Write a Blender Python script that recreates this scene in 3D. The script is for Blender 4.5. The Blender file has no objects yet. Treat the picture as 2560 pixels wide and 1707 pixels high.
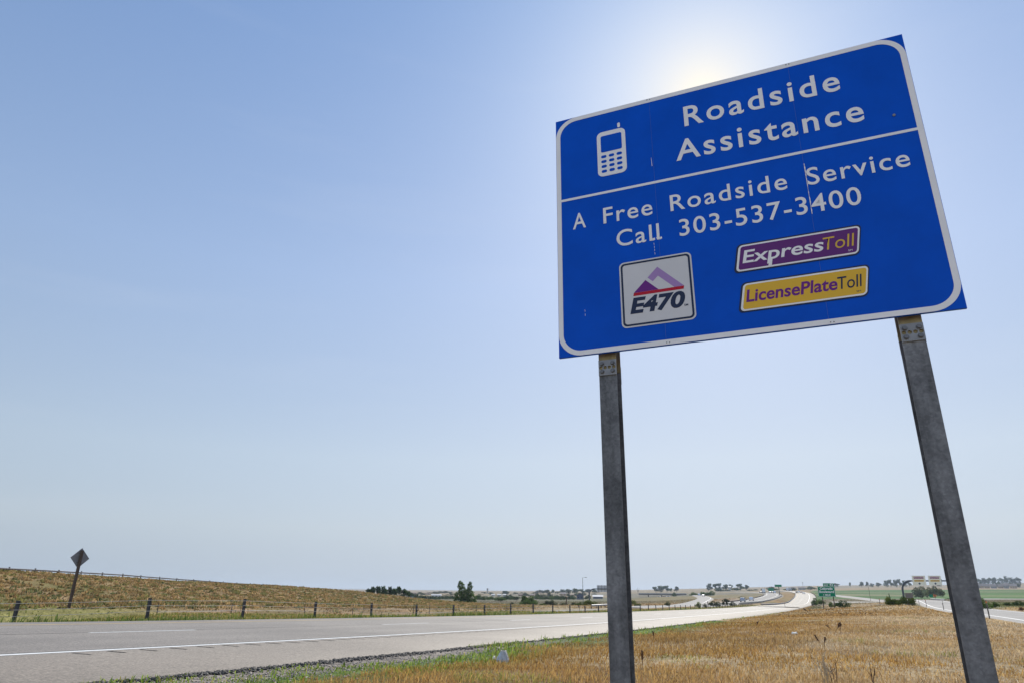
import bpy, math, random
import numpy as np
from mathutils import Vector, Matrix

# ------------------------------------------------------------------ camera, sky, sun, exposure
SC = bpy.context.scene
COL = SC.collection
CAM_Z = 1.15                                   # lens height above the grass it stands on
FPX, PITCH, ROLL = 1718.336, 0.35531666, 0.01109917   # focal length in px of a 2560 px wide frame
cam = bpy.data.cameras.new('camera')
cam.sensor_width = 36.0
cam.lens = 36.0 * FPX / 2560.0
cam.clip_start, cam.clip_end = 0.05, 30000.0
camo = bpy.data.objects.new('camera', cam)
COL.objects.link(camo)
_F = Vector((0, math.cos(PITCH), math.sin(PITCH)))
_R0 = Vector((1, 0, 0))
_U0 = _R0.cross(_F)
_R = math.cos(ROLL) * _R0 + math.sin(ROLL) * _U0
_U = -math.sin(ROLL) * _R0 + math.cos(ROLL) * _U0
camo.matrix_world = Matrix(((_R.x, _U.x, -_F.x, 0), (_R.y, _U.y, -_F.y, 0), (_R.z, _U.z, -_F.z, CAM_Z), (0, 0, 0, 1)))
SC.camera = camo

SUN_EL, SUN_AZ = math.radians(38.6), math.radians(18.6)      # azimuth clockwise from +Y
SUN_POWER, SKY_POWER, EXPOSURE = 4.0, 0.1, 0.3
world = bpy.data.worlds.new('World')
SC.world = world
world.use_nodes = True
wn, wl = world.node_tree.nodes, world.node_tree.links
wn.clear()
sky = wn.new('ShaderNodeTexSky')
sky.sky_type = 'NISHITA'
sky.sun_disc = False
sky.sun_elevation, sky.sun_rotation = SUN_EL, SUN_AZ
sky.altitude, sky.air_density, sky.dust_density, sky.ozone_density = 1600, 1.0, 1.6, 2.0
# hazy summer air: the clear-sky model is compressed in range and balanced between zenith and horizon


def _m(op, a, b=None, c=None):
    n = wn.new('ShaderNodeMath'); n.operation = op
    for k, v in enumerate((a, b, c)):
        if v is None:
            continue
        if isinstance(v, (int, float)):
            n.inputs[k].default_value = v
        else:
            wl.new(v, n.inputs[k])
    return n.outputs[0]


def _mixc(kind, a, b, fac=1.0):
    n = wn.new('ShaderNodeMix'); n.data_type = 'RGBA'; n.blend_type = kind
    for k, v in ((0, fac), (6, a), (7, b)):
        if isinstance(v, (int, float)):
            n.inputs[k].default_value = v
        elif isinstance(v, tuple):
            n.inputs[k].default_value = (*v, 1)
        else:
            wl.new(v, n.inputs[k])
    return n.outputs[2]


tcw = wn.new('ShaderNodeTexCoord')
nrm = wn.new('ShaderNodeVectorMath'); nrm.operation = 'NORMALIZE'
wl.new(tcw.outputs['Generated'], nrm.inputs[0])
sep = wn.new('ShaderNodeSeparateXYZ'); wl.new(nrm.outputs[0], sep.inputs[0])
zc_ = _m('MAXIMUM', sep.outputs[2], 0.085)
hz = _m('POWER', 2.718282, _m('DIVIDE', zc_, -0.4))
cxyz = wn.new('ShaderNodeCombineXYZ')
wl.new(sep.outputs[0], cxyz.inputs[0]); wl.new(sep.outputs[1], cxyz.inputs[1]); wl.new(zc_, cxyz.inputs[2])
wl.new(cxyz.outputs[0], sky.inputs['Vector'])
_k = 1.0 / (SKY_POWER * 2 ** EXPOSURE)
gam = wn.new('ShaderNodeGamma'); gam.inputs[1].default_value = .5
wl.new(_mixc('MULTIPLY', sky.outputs[0], (.1, .1, .1)), gam.inputs[0])
tone = wn.new('ShaderNodeValToRGB')                     # balance between horizon and zenith
TONE = [(0.0, (.607, .600, .642)), (.18, (.865, .868, .868)), (.42, (.815, .912, 1.057)), (.85, (.489, .731, 1.076))]
while len(tone.color_ramp.elements) < len(TONE):
    tone.color_ramp.elements.new(.5)
for e_, (p_, c_) in zip(tone.color_ramp.elements, TONE):
    e_.position = p_
for e_, (p_, c_) in zip(tone.color_ramp.elements, TONE):
    e_.color = (*[v / 1.1 for v in c_], 1)
wl.new(_m('MAXIMUM', sep.outputs[2], 0.0), tone.inputs[0])
sky_c = _mixc('MULTIPLY', gam.outputs[0], tone.outputs[0])
# bright aureole of forward-scattered light close round the sun
dotn = wn.new('ShaderNodeVectorMath'); dotn.operation = 'DOT_PRODUCT'
wl.new(nrm.outputs[0], dotn.inputs[0])
dotn.inputs[1].default_value = (math.sin(SUN_AZ) * math.cos(SUN_EL), math.cos(SUN_AZ) * math.cos(SUN_EL), math.sin(SUN_EL))
ang = _m('ARCCOSINE', _m('MINIMUM', dotn.outputs['Value'], 1.0))
aur = _m('MULTIPLY', _m('POWER', 2.718282, _m('DIVIDE', ang, -math.radians(4.4))), 1.3)
sky_c = _mixc('MIX', sky_c, (1.05 / 1.1, 1.0 / 1.1, .90 / 1.1), _m('MINIMUM', aur, 1.0))
cn = wn.new('ShaderNodeTexNoise'); cn.inputs['Scale'].default_value = 2.6; cn.inputs['Detail'].default_value = 7; cn.inputs['Roughness'].default_value = .55
cm = wn.new('ShaderNodeVectorMath'); cm.operation = 'MULTIPLY'; cm.inputs[1].default_value = (1.0, 1.0, 9.0)
wl.new(nrm.outputs[0], cm.inputs[0]); wl.new(cm.outputs[0], cn.inputs['Vector'])
streak = _m('MULTIPLY', _m('MINIMUM', _m('MAXIMUM', _m('MULTIPLY_ADD', cn.outputs['Fac'], 4.0, -2.15), 0.0), 1.0), .045)   # thin high cirrus
sky_c = _mixc('MIX', sky_c, (.80, .82, .85), streak)
sky_c = _mixc('MULTIPLY', sky_c, (1.1 * _k, 1.1 * _k, 1.1 * _k))
back = _m('MULTIPLY_ADD', _m('MINIMUM', _m('MAXIMUM', _m('MULTIPLY', dotn.outputs['Value'], -1.6), 0.0), 1.0), 1.0, 0.0)   # added fill: sky opposite the sun brightened to light the sign's shaded face
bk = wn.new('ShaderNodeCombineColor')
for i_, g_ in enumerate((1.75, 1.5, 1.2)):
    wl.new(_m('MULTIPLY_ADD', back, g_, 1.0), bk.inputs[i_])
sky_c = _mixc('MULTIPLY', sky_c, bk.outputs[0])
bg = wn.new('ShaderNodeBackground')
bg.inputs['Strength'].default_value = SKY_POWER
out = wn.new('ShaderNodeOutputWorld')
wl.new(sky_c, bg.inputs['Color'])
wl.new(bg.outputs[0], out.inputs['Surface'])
sun = bpy.data.lights.new('sun', 'SUN')
sun.energy, sun.angle, sun.color = SUN_POWER, math.radians(0.53), (1.0, 0.94, 0.84)
suno = bpy.data.objects.new('sun', sun)
COL.objects.link(suno)
_sd = Vector((math.sin(SUN_AZ) * math.cos(SUN_EL), math.cos(SUN_AZ) * math.cos(SUN_EL), math.sin(SUN_EL)))
suno.rotation_euler = _sd.to_track_quat('Z', 'Y').to_euler()
SC.view_settings.view_transform = 'Standard'
SC.view_settings.look = 'None'
SC.view_settings.exposure = EXPOSURE
SC.view_settings.gamma = 1.0
SC.cycles.max_bounces = 6
SC.cycles.volume_bounces = 0

rng = np.random.default_rng(7)
R = math.radians

# ------------------------------------------------------------------ survey helpers
_f = np.array(_F); _r = np.array(_R); _u = np.array(_U)


def ray(px, py):
    """bearing of a photo pixel, scaled to one metre of horizontal distance"""
    d = _f + _r * (px - 1280.0) / FPX - _u * (py - 853.5) / FPX
    return d / math.hypot(d[0], d[1])


def at(px, py, t):
    d = ray(px, py) * t
    return Vector((d[0], d[1], d[2] + CAM_Z))


def bearing(px, py=1500):
    d = ray(px, py)
    return math.atan2(d[0], d[1])


# ------------------------------------------------------------------ road alignment
TH = 0.411
MX, MY = math.sin(TH), math.cos(TH)            # along the highway
NX, NY = -math.cos(TH), math.sin(TH)           # to its left
_PF = [1.16896575e-09, -6.43304049e-07, 1.47908816e-04, -1.94076581e-02, -4.85400466e-01]


def zf(s):
    s = np.asarray(s, float)
    lo = np.polyval(_PF, np.maximum(s, 10.0))
    slope = np.polyval(np.polyder(_PF), 10.0)
    return np.where(s < 10, lo + slope * (s - 10), lo) + CAM_Z + 0.02


def zroad(s, w):
    return zf(s) + 0.02 * (np.asarray(w, float) - 23.4)


def drift(s):
    return np.interp(s, [0, 10, 22, 45, 65, 110, 180, 240], [-.05, .0, .3, .75, 1.15, .9, .6, .3])


W_NEAR, W_EDGE, W_DASH, W_YEL, W_FAR = 7.5, 10.85, 14.95, 18.45, 19.75


def sw(s, w):
    return (s * MX + w * NX, s * MY + w * NY)


def smooth_path(nodes, step):
    """dense polyline through nodes (Catmull-Rom), resampled"""
    P = np.array(nodes, float)
    P = np.vstack([2 * P[0] - P[1], P, 2 * P[-1] - P[-2]])
    out_ = []
    for i in range(1, len(P) - 2):
        p0, p1, p2, p3 = P[i - 1], P[i], P[i + 1], P[i + 2]
        n = max(2, int(np.linalg.norm(p2[:2] - p1[:2]) / step))
        for t in np.linspace(0, 1, n, endpoint=False):
            out_.append(0.5 * (2 * p1 + (p2 - p0) * t + (2 * p0 - 5 * p1 + 4 * p2 - p3) * t * t + (3 * p1 - p0 - 3 * p2 + p3) * t ** 3))
    out_.append(P[-2])
    return np.array(out_)


def frames(path):
    d = np.gradient(path[:, :2], axis=0)
    d /= np.linalg.norm(d, axis=1)[:, None]
    return d, np.stack([-d[:, 1], d[:, 0]], 1)     # tangent, left normal


# main carriageway centre line
nodes = []
for s in list(range(-60, 10, 10)) + list(range(10, 231, 10)):
    w = (W_NEAR + W_FAR) / 2 + float(drift(s))
    nodes.append((*sw(s, w), float(zroad(s, w))))
for px, py, t in [(2000, 1507.5, 375), (2010, 1497.5, 470), (2013, 1489, 545), (2010, 1483, 625), (2002, 1480, 705), (1984, 1477.5, 800), (1950, 1475.5, 930), (1895, 1474.2, 1100)]:
    nodes.append(tuple(at(px, py, t)))
HWY = smooth_path(nodes, 3.0)
# opposite carriageway, lower, beyond the median
nodes = []
for s, z in [(-120, -1.3), (-60, -1.35), (0, -1.55), (50, -1.85), (100, -2.0), (150, -2.1), (200, -2.0)]:
    nodes.append((*sw(s, 37.0), z + CAM_Z))
for px, py, t in [(1852, 1504.5, 320), (1882, 1500.8, 385), (1910, 1495, 450), (1930, 1488, 530), (1931, 1483.5, 610), (1920, 1481, 690), (1893, 1479.5, 810), (1850, 1478.5, 960)]:
    nodes.append(tuple(at(px, py, t)))
OPP = smooth_path(nodes, 4.0)
RAMP_S = smooth_path([tuple(at(*q)) for q in [(1560, 1517, 150), (1640, 1513.5, 178), (1700, 1511.5, 215), (1735, 1506, 270), (1752, 1500, 340), (1763, 1494.5, 420), (1760, 1491, 500), (1750, 1488.3, 600), (1742, 1486.5, 700)]], 4.0)
_re = [np.array(at(*q)) for q in [(2560, 1555, 54), (2450, 1537, 78), (2362, 1525, 112), (2316, 1514.5, 160), (2296, 1503.5, 225), (2285, 1498, 300)]]
_re = [_re[0] + (_re[0] - _re[1]) * 1.6] + _re
_rp = smooth_path(_re, 3.0)
_rp[:, 2] = np.minimum(_rp[:, 2], _rp[:, 2])
_d, _n = frames(_rp)
RAMP_R = _rp.copy()
RAMP_R[:, :2] -= _n * 4.2                        # the near edge was surveyed; the centre lies beyond it
_d, _n = frames(RAMP_R)
LANE_A = smooth_path([tuple(at(*q)) for q in [(2060, 1484.5, 720), (2092, 1487.3, 620), (2150, 1493.5, 480), (2197, 1499.5, 390), (2240, 1501.5, 350), (2290, 1502.0, 330)]], 6.0)
LANE_B = smooth_path([tuple(at(*q)) for q in [(2100, 1503.0, 330), (2160, 1503.2, 300), (2215, 1503.0, 285), (2262, 1503.6, 270)]], 6.0)
LANE_C = smooth_path([tuple(at(*q)) for q in [(2380, 1495.0, 430), (2440, 1495, 440), (2500, 1495, 450), (2580, 1495.5, 460), (2700, 1496, 470)]], 6.0)

# ------------------------------------------------------------------ terrain height: surveyed points, thin-plate spline
CP = []                                          # (x, y, z)


def cp(px, py, t):
    CP.append(tuple(at(px, py, t)))


def cz(px, z, t):
    b = bearing(px)
    CP.append((math.sin(b) * t, math.cos(b) * t, z + CAM_Z))


for q in [(0, 1426.5, 100), (160, 1435.5, 115), (330, 1445, 135), (500, 1454.5, 155), (690, 1465, 175), (820, 1473, 185), (900, 1479.5, 190), (980, 1489.5, 190),
          (1090, 1501, 185), (1199, 1508.5, 175),
          (0, 1521, 56), (200, 1521, 58), (420, 1520, 62), (640, 1520, 68), (810, 1520, 75), (950, 1520, 85), (1060, 1519.5, 95), (1226, 1519, 112),
          (0, 1475, 76), (200, 1475, 82), (420, 1484, 92), (640, 1494, 108), (810, 1500, 118), (950, 1507, 130),
          (1300, 1512.5, 200), (1300, 1503, 400), (1300, 1496, 700), (1300, 1488, 1100), (1277, 1478, 2600),
          (1100, 1494, 600), (1100, 1486, 1100), (1100, 1481, 1700), (1100, 1478.5, 2600),
          (1450, 1513, 180), (1450, 1505, 350), (1450, 1497, 650), (1450, 1490.5, 950), (1450, 1477, 2600),
          (1640, 1508, 280), (1640, 1501, 430), (1640, 1494, 850), (1640, 1480, 1500), (1640, 1472.5, 2800),
          (1700, 1505, 300), (1700, 1498, 430), (1720, 1490, 760), (1720, 1483, 950), (1745, 1478, 1400), (1745, 1470.5, 2600),
          (1800, 1500, 330), (1820, 1492, 450), (1830, 1485, 600), (1850, 1480.5, 800), (1850, 1476, 1200), (1850, 1467.5, 2600),
          (1940, 1504, 335), (1958, 1492, 500), (1952, 1484.5, 620), (1950, 1478, 900), (1960, 1472, 1500), (1960, 1465.5, 2600),
          (2050, 1512, 300), (2055, 1495, 480), (2048, 1486, 600), (2050, 1478.5, 900), (2050, 1472, 1500), (2040, 1463, 2800),
          (2070, 1521, 160), (2120, 1518.5, 150), (2180, 1515, 135), (2250, 1512.5, 130), (2300, 1514, 140),
          (2150, 1509, 230), (2200, 1508, 210), (2260, 1504, 260), (2200, 1495, 500), (2200, 1484.5, 800), (2200, 1470.5, 1400), (2200, 1463.5, 2200), (2200, 1461.5, 3000),
          (2380, 1514, 165), (2400, 1509, 230), (2380, 1502.5, 300), (2380, 1484.5, 750), (2380, 1471, 1400), (2380, 1466, 2000), (2400, 1461, 2800),
          (2560, 1519, 140), (2560, 1511, 180), (2560, 1501, 330), (2560, 1481, 800), (2560, 1473, 1150), (2560, 1468.5, 1600), (2560, 1461, 2300), (2560, 1456, 2900),
          (2900, 1520, 170), (2900, 1500, 500), (2900, 1475, 1200), (2900, 1460, 2500)]:
    cp(*q)
for q in [(-500, 3.6, 85), (-500, -1.0, 50), (-500, 1.0, 66), (-500, 3.6, 120), (-500, -2, 400), (-500, 8, 2500),
          (0, 2.5, 118), (330, 2.3, 155), (690, 2.0, 200), (0, -2.5, 300), (500, -2.8, 320), (900, -2.8, 300), (1160, -2.7, 250), (0, 4, 1500), (500, 2, 1300), (800, 1, 900), (0, 18, 2800), (600, 18, 2800),
          (1800, -1.05, 12), (2200, -1.1, 12), (2560, -1.1, 12), (1280, -1.02, 10), (1500, -1.06, 10), (2000, -1.08, 20), (2300, -1.1, 20), (2560, -1.12, 25), (1700, -1.1, 22), (1900, -1.3, 45),
          (2100, -1.18, 45), (2300, -1.12, 45), (2050, -1.42, 90), (2200, -1.2, 85), (2300, -1.15, 85), (2900, -1.15, 30), (2900, -1.3, 80), (3400, -1.2, 40)]:
    cz(*q)
for a in np.linspace(-math.pi, math.pi, 24, endpoint=False):
    CP.append((1.5 * math.sin(a), 1.5 * math.cos(a), -1.15 + CAM_Z))
    CP.append((6000 * math.sin(a), 6000 * math.cos(a), (46 if abs(a) < 1.2 else 20) + CAM_Z))
    if abs(a) > 1.35:
        for t in (8, 40, 200, 1000):
            CP.append((t * math.sin(a), t * math.cos(a), -1.2 - .3 * (t > 100) + CAM_Z))
for s in (-60, -25, 0, 25, 60, 100, 150, 210):
    for w in (26.0, 28.5):
        x, y = sw(s, w)
        CP.append((x, y, float(zroad(s, 23.4)) - (0.02 if w < 27 else 0.04)))
    x, y = sw(s, 45.5)
    CP.append((x, y, float(np.interp(s, [-120, 0, 50, 100, 200], [-1.2, -1.4, -1.65, -1.85, -2.0])) + CAM_Z))
for s in (-40, -15, 4, 12, 20, 35, 60, 90, 130, 180, 230):
    x, y = sw(s, 6.3 + float(drift(s)))
    CP.append((x, y, float(zroad(s, 7.0)) - 0.10))
CP = np.array(CP)


def _uv(x, y):
    t = np.hypot(x, y)
    a = np.arctan2(x, y)
    lt = np.log(t + 3.0)
    return np.stack([np.sin(a) * 2.0 * 1.0, np.cos(a) * 2.0, lt], -1)


def _tps(A, B):
    r = np.sqrt(((A[:, None, :] - B[None, :, :]) ** 2).sum(-1))
    return r


_U3 = _uv(CP[:, 0], CP[:, 1])
_val = CP[:, 2] / (np.hypot(CP[:, 0], CP[:, 1]) + 30.0)
_K = _tps(_U3, _U3) + np.eye(len(CP)) * 0.004
_P = np.concatenate([np.ones((len(CP), 1)), _U3], 1)
_A = np.block([[_K, _P], [_P.T, np.zeros((4, 4))]])
_sol = np.linalg.solve(_A, np.concatenate([_val, np.zeros(4)]))


def vnoise(x, y, seed=0):
    """cheap smooth value noise"""
    xi, yi = np.floor(x).astype(np.int64), np.floor(y).astype(np.int64)
    fx, fy = x - xi, y - yi
    fx, fy = fx * fx * (3 - 2 * fx), fy * fy * (3 - 2 * fy)

    def h(i, j):
        n = (i * 374761393 + j * 668265263 + seed * 974634777) & 0xFFFFFFFF
        n = ((n ^ (n >> 13)) * 1274126177) & 0xFFFFFFFF
        return ((n ^ (n >> 16)) & 0xFFFF) / 65535.0
    return (h(xi, yi) * (1 - fx) + h(xi + 1, yi) * fx) * (1 - fy) + (h(xi, yi + 1) * (1 - fx) + h(xi + 1, yi + 1) * fx) * fy


def fbm(x, y, seed=0, o=3):
    v, a = 0, 0.5
    for k in range(o):
        v = v + a * vnoise(x * 2 ** k, y * 2 ** k, seed + k)
        a *= .5
    return v / (1 - .5 ** o)


def base_height(x, y):
    x = np.atleast_1d(np.asarray(x, float)); y = np.atleast_1d(np.asarray(y, float))
    z = np.empty(len(x))
    for i in range(0, len(x), 20000):
        a = _uv(x[i:i + 20000], y[i:i + 20000])
        v = _tps(a, _U3) @ _sol[:len(CP)] + np.concatenate([np.ones((len(a), 1)), a], 1) @ _sol[len(CP):]
        z[i:i + 20000] = v * (np.hypot(x[i:i + 20000], y[i:i + 20000]) + 30.0)
    t = np.hypot(x, y)
    z += (fbm(x / 7, y / 7, 3) - .5) * 0.16 * np.clip(t / 30, .25, 1) + (fbm(x / 60, y / 60, 9) - .5) * np.clip((t - 150) / 200, 0, 1) * 1.2
    return z


ROADS = [(HWY, 6.12, 1.5), (OPP, 5.8, 2.0), (RAMP_S, 3.6, 2.5), (RAMP_R, 4.2, 1.6), (LANE_A, 3.2, 4.0), (LANE_B, 2.8, 4.0), (LANE_C, 3.0, 4.0)]


def road_query(path, x, y):
    """distance to the path and its height there"""
    d = np.full(len(x), 1e9); z = np.zeros(len(x))
    A, B = path[:-1], path[1:]
    pad = 60
    lo, hi = path[:, :2].min(0) - pad, path[:, :2].max(0) + pad
    idx = np.nonzero((x > lo[0]) & (x < hi[0]) & (y > lo[1]) & (y < hi[1]))[0]
    for i0 in range(0, len(idx), 4000):
        ii = idx[i0:i0 + 4000]
        px, py = x[ii][:, None], y[ii][:, None]
        ab = (B - A)[:, :2]
        L2 = (ab ** 2).sum(1)
        u = np.clip(((px - A[:, 0]) * ab[:, 0] + (py - A[:, 1]) * ab[:, 1]) / L2, 0, 1)
        dd = np.hypot(px - A[:, 0] - u * ab[:, 0], py - A[:, 1] - u * ab[:, 1])
        k = dd.argmin(1)
        r_ = np.arange(len(ii))
        d[ii] = dd[r_, k]
        uu = u[r_, k]
        side = ab[k, 0] * (py[:, 0] - A[k, 1]) - ab[k, 1] * (px[:, 0] - A[k, 0])
        z[ii] = A[k, 2] * (1 - uu) + B[k, 2] * uu
        if path is HWY:
            z[ii] += 0.02 * np.sign(side) * np.minimum(d[ii], 6.1) * np.clip((300 - np.hypot(px[:, 0], py[:, 0])) / 60, 0, 1)
    return d, z


def ground(x, y):
    x = np.atleast_1d(np.asarray(x, float)); y = np.atleast_1d(np.asarray(y, float))
    z = base_height(x, y)
    t = np.hypot(x, y)
    for path, hw, blend in ROADS:
        d, zr = road_query(path, x, y)
        bl = blend + np.clip(t * 0.012, 0, 9)
        k = np.clip((d - hw - 0.12) / bl, 0, 1)
        k = k * k * (3 - 2 * k)
        sink = 0.035 + np.clip(t - 40, 0, 500) * 0.0009
        z = z * k + (zr - sink) * (1 - k)
    return z


def gz(x, y):
    return float(ground([x], [y])[0])


# ------------------------------------------------------------------ mesh helpers
class MB:
    """collects faces for ONE mesh object"""

    def __init__(self):
        self.v, self.f = [], []

    def add(self, vs, fs):
        o = len(self.v)
        self.v += [tuple(p) for p in vs]
        self.f += [tuple(i + o for i in q) for q in fs]

    def box(self, c, s, rot=None, taper=1.0):
        x, y, z = s[0] / 2, s[1] / 2, s[2] / 2
        P = [Vector((sx * x * (taper if sz > 0 else 1), sy * y * (taper if sz > 0 else 1), sz * z)) for sz in (-1, 1) for sx, sy in ((-1, -1), (1, -1), (1, 1), (-1, 1))]
        if rot is not None:
            P = [rot @ p for p in P]
        c = Vector(c)
        self.add([p + c for p in P], [(0, 3, 2, 1), (4, 5, 6, 7), (0, 1, 5, 4), (1, 2, 6, 5), (2, 3, 7, 6), (3, 0, 4, 7)])

    def tube(self, pts, rad, n=8, cap=True):
        pts = [Vector(p) for p in pts]
        rads = rad if isinstance(rad, (list, tuple)) else [rad] * len(pts)
        up = Vector((0, 0, 1))
        vs = []
        for i, p in enumerate(pts):
            d = (pts[min(i + 1, len(pts) - 1)] - pts[max(i - 1, 0)]).normalized()
            a = d.cross(up if abs(d.z) < .95 else Vector((0, 1, 0))).normalized()
            b = d.cross(a)
            vs += [p + (a * math.cos(k * 2 * math.pi / n) + b * math.sin(k * 2 * math.pi / n)) * rads[i] for k in range(n)]
        fs = [(i * n + k, i * n + (k + 1) % n, (i + 1) * n + (k + 1) % n, (i + 1) * n + k) for i in range(len(pts) - 1) for k in range(n)]
        if cap:
            fs += [tuple(range(n))[::-1], tuple((len(pts) - 1) * n + k for k in range(n))]
        self.add(vs, fs)

    def prism(self, outline, d0, d1, axis):
        """outline in 2-D (u, v); axis(u, v, d) -> point"""
        n = len(outline)
        vs = [axis(u, v, d0) for u, v in outline] + [axis(u, v, d1) for u, v in outline]
        fs = [tuple(range(n))[::-1], tuple(range(n, 2 * n))] + [(i, (i + 1) % n, n + (i + 1) % n, n + i) for i in range(n)]
        self.add(vs, fs)

    def build(self, name, mat, parent=None, smooth=False):
        me = bpy.data.meshes.new(name)
        me.from_pydata(self.v, [], self.f)
        me.update()
        return link(name, me, mat, parent, smooth)


def link(name, me, mat, parent=None, smooth=False):
    if mat is not None and not len(me.materials):
        for m_ in (mat if isinstance(mat, (list, tuple)) else [mat]):
            me.materials.append(m_)
    if smooth:
        me.polygons.foreach_set('use_smooth', [True] * len(me.polygons))
    o = bpy.data.objects.new(name, me)
    COL.objects.link(o)
    if parent is not None:
        o.parent = parent
    return o


def np_mesh(name, V, loops, sizes, color=None):
    me = bpy.data.meshes.new(name)
    V = np.asarray(V, np.float32)
    me.vertices.add(len(V)); me.vertices.foreach_set('co', V.ravel())
    loops = np.asarray(loops, np.int32)
    sizes = np.asarray(sizes, np.int32)
    me.loops.add(len(loops)); me.loops.foreach_set('vertex_index', loops)
    me.polygons.add(len(sizes))
    st = np.concatenate([[0], np.cumsum(sizes)[:-1]]).astype(np.int32)
    me.polygons.foreach_set('loop_start', st)
    me.update(calc_edges=True)
    if color is not None:
        a = me.color_attributes.new('tint', 'FLOAT_COLOR', 'POINT')
        c = np.ones((len(V), 4), np.float32); c[:, :3] = color
        a.data.foreach_set('color', c.ravel())
    return me


def tag(o, label=None, cat=None, group=None, kind=None):
    for k, v in (('label', label), ('category', cat), ('group', group), ('kind', kind)):
        if v:
            o[k] = v
    return o


def thing(name, label, cat, loc=(0, 0, 0), rz=0.0, group=None):
    o = bpy.data.objects.new(name, None)
    o.empty_display_size = .3
    COL.objects.link(o)
    o.location = loc
    o.rotation_euler = (0, 0, rz)
    return tag(o, label, cat, group)


def copy_tree(o, parent=None):
    c = o.copy(); COL.objects.link(c)
    if parent is not None:
        c.parent = parent
    for ch in [q for q in bpy.data.objects if q.parent is o]:
        copy_tree(ch, c)
    return c


# ------------------------------------------------------------------ materials
def mat(name, col, rough=.6, metal=0.0, spec=.5, var=0.0, scale=4.0, bump=0.0, bscale=60.0, col2=None, detail=4.0):
    m = bpy.data.materials.new(name)
    m.use_nodes = True
    nt = m.node_tree
    b = nt.nodes['Principled BSDF']
    b.inputs['Base Color'].default_value = (*col, 1)
    b.inputs['Roughness'].default_value = rough
    b.inputs['Metallic'].default_value = metal
    b.inputs['Specular IOR Level'].default_value = spec
    tc = nt.nodes.new('ShaderNodeTexCoord')
    if var or col2:
        nz = nt.nodes.new('ShaderNodeTexNoise')
        nz.inputs['Scale'].default_value = scale
        nz.inputs['Detail'].default_value = detail
        nz.inputs['Roughness'].default_value = .72 if detail > 8 else .5
        nt.links.new(tc.outputs['Object'], nz.inputs['Vector'])
        rp = nt.nodes.new('ShaderNodeValToRGB')
        rp.color_ramp.elements[0].position, rp.color_ramp.elements[1].position = .32, .68
        c2 = col2 or tuple(c * (1 + var) for c in col)
        c1 = col if col2 else tuple(c * (1 - var) for c in col)
        rp.color_ramp.elements[0].color = (*c1, 1); rp.color_ramp.elements[1].color = (*c2, 1)
        nt.links.new(nz.outputs['Fac'], rp.inputs['Fac'])
        nt.links.new(rp.outputs['Color'], b.inputs['Base Color'])
    if bump:
        n2 = nt.nodes.new('ShaderNodeTexNoise')
        n2.inputs['Scale'].default_value = bscale
        n2.inputs['Detail'].default_value = 3
        nt.links.new(tc.outputs['Object'], n2.inputs['Vector'])
        bp = nt.nodes.new('ShaderNodeBump')
        bp.inputs['Strength'].default_value = bump
        bp.inputs['Distance'].default_value = .02
        nt.links.new(n2.outputs['Fac'], bp.inputs['Height'])
        nt.links.new(bp.outputs['Normal'], b.inputs['Normal'])
    return m


def leafy(name, col, col2, trans=.45, tint=False, scale=.35):
    """thin foliage: diffuse plus translucent, colour varying over space and per plant"""
    m = bpy.data.materials.new(name)
    m.use_nodes = True
    nt = m.node_tree
    nt.nodes.clear()
    o = nt.nodes.new('ShaderNodeOutputMaterial')
    mx = nt.nodes.new('ShaderNodeMixShader')
    mx.inputs[0].default_value = trans
    df, tr = nt.nodes.new('ShaderNodeBsdfDiffuse'), nt.nodes.new('ShaderNodeBsdfTranslucent')
    nt.links.new(df.outputs[0], mx.inputs[1]); nt.links.new(tr.outputs[0], mx.inputs[2])
    nt.links.new(mx.outputs[0], o.inputs[0])
    if tint:
        a = nt.nodes.new('ShaderNodeAttribute'); a.attribute_name = 'tint'
        src = a.outputs['Color']
    else:
        ge = nt.nodes.new('ShaderNodeNewGeometry')
        oi = nt.nodes.new('ShaderNodeObjectInfo')
        nz = nt.nodes.new('ShaderNodeTexNoise'); nz.inputs['Scale'].default_value = scale; nz.inputs['Detail'].default_value = 3
        nt.links.new(ge.outputs['Position'], nz.inputs['Vector'])
        ad = nt.nodes.new('ShaderNodeMath'); ad.operation = 'MULTIPLY_ADD'
        ad.inputs[1].default_value = .35; ad.inputs[2].default_value = -.17
        nt.links.new(oi.outputs['Random'], ad.inputs[0])
        sm = nt.nodes.new('ShaderNodeMath'); sm.operation = 'ADD'
        nt.links.new(nz.outputs['Fac'], sm.inputs[0]); nt.links.new(ad.outputs[0], sm.inputs[1])
        rp = nt.nodes.new('ShaderNodeValToRGB')
        rp.color_ramp.elements[0].position, rp.color_ramp.elements[1].position = .3, .7
        rp.color_ramp.elements[0].color = (*col, 1); rp.color_ramp.elements[1].color = (*col2, 1)
        nt.links.new(sm.outputs[0], rp.inputs['Fac'])
        src = rp.outputs['Color']
    nt.links.new(src, df.inputs[0]); nt.links.new(src, tr.inputs[0])
    return m


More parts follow.
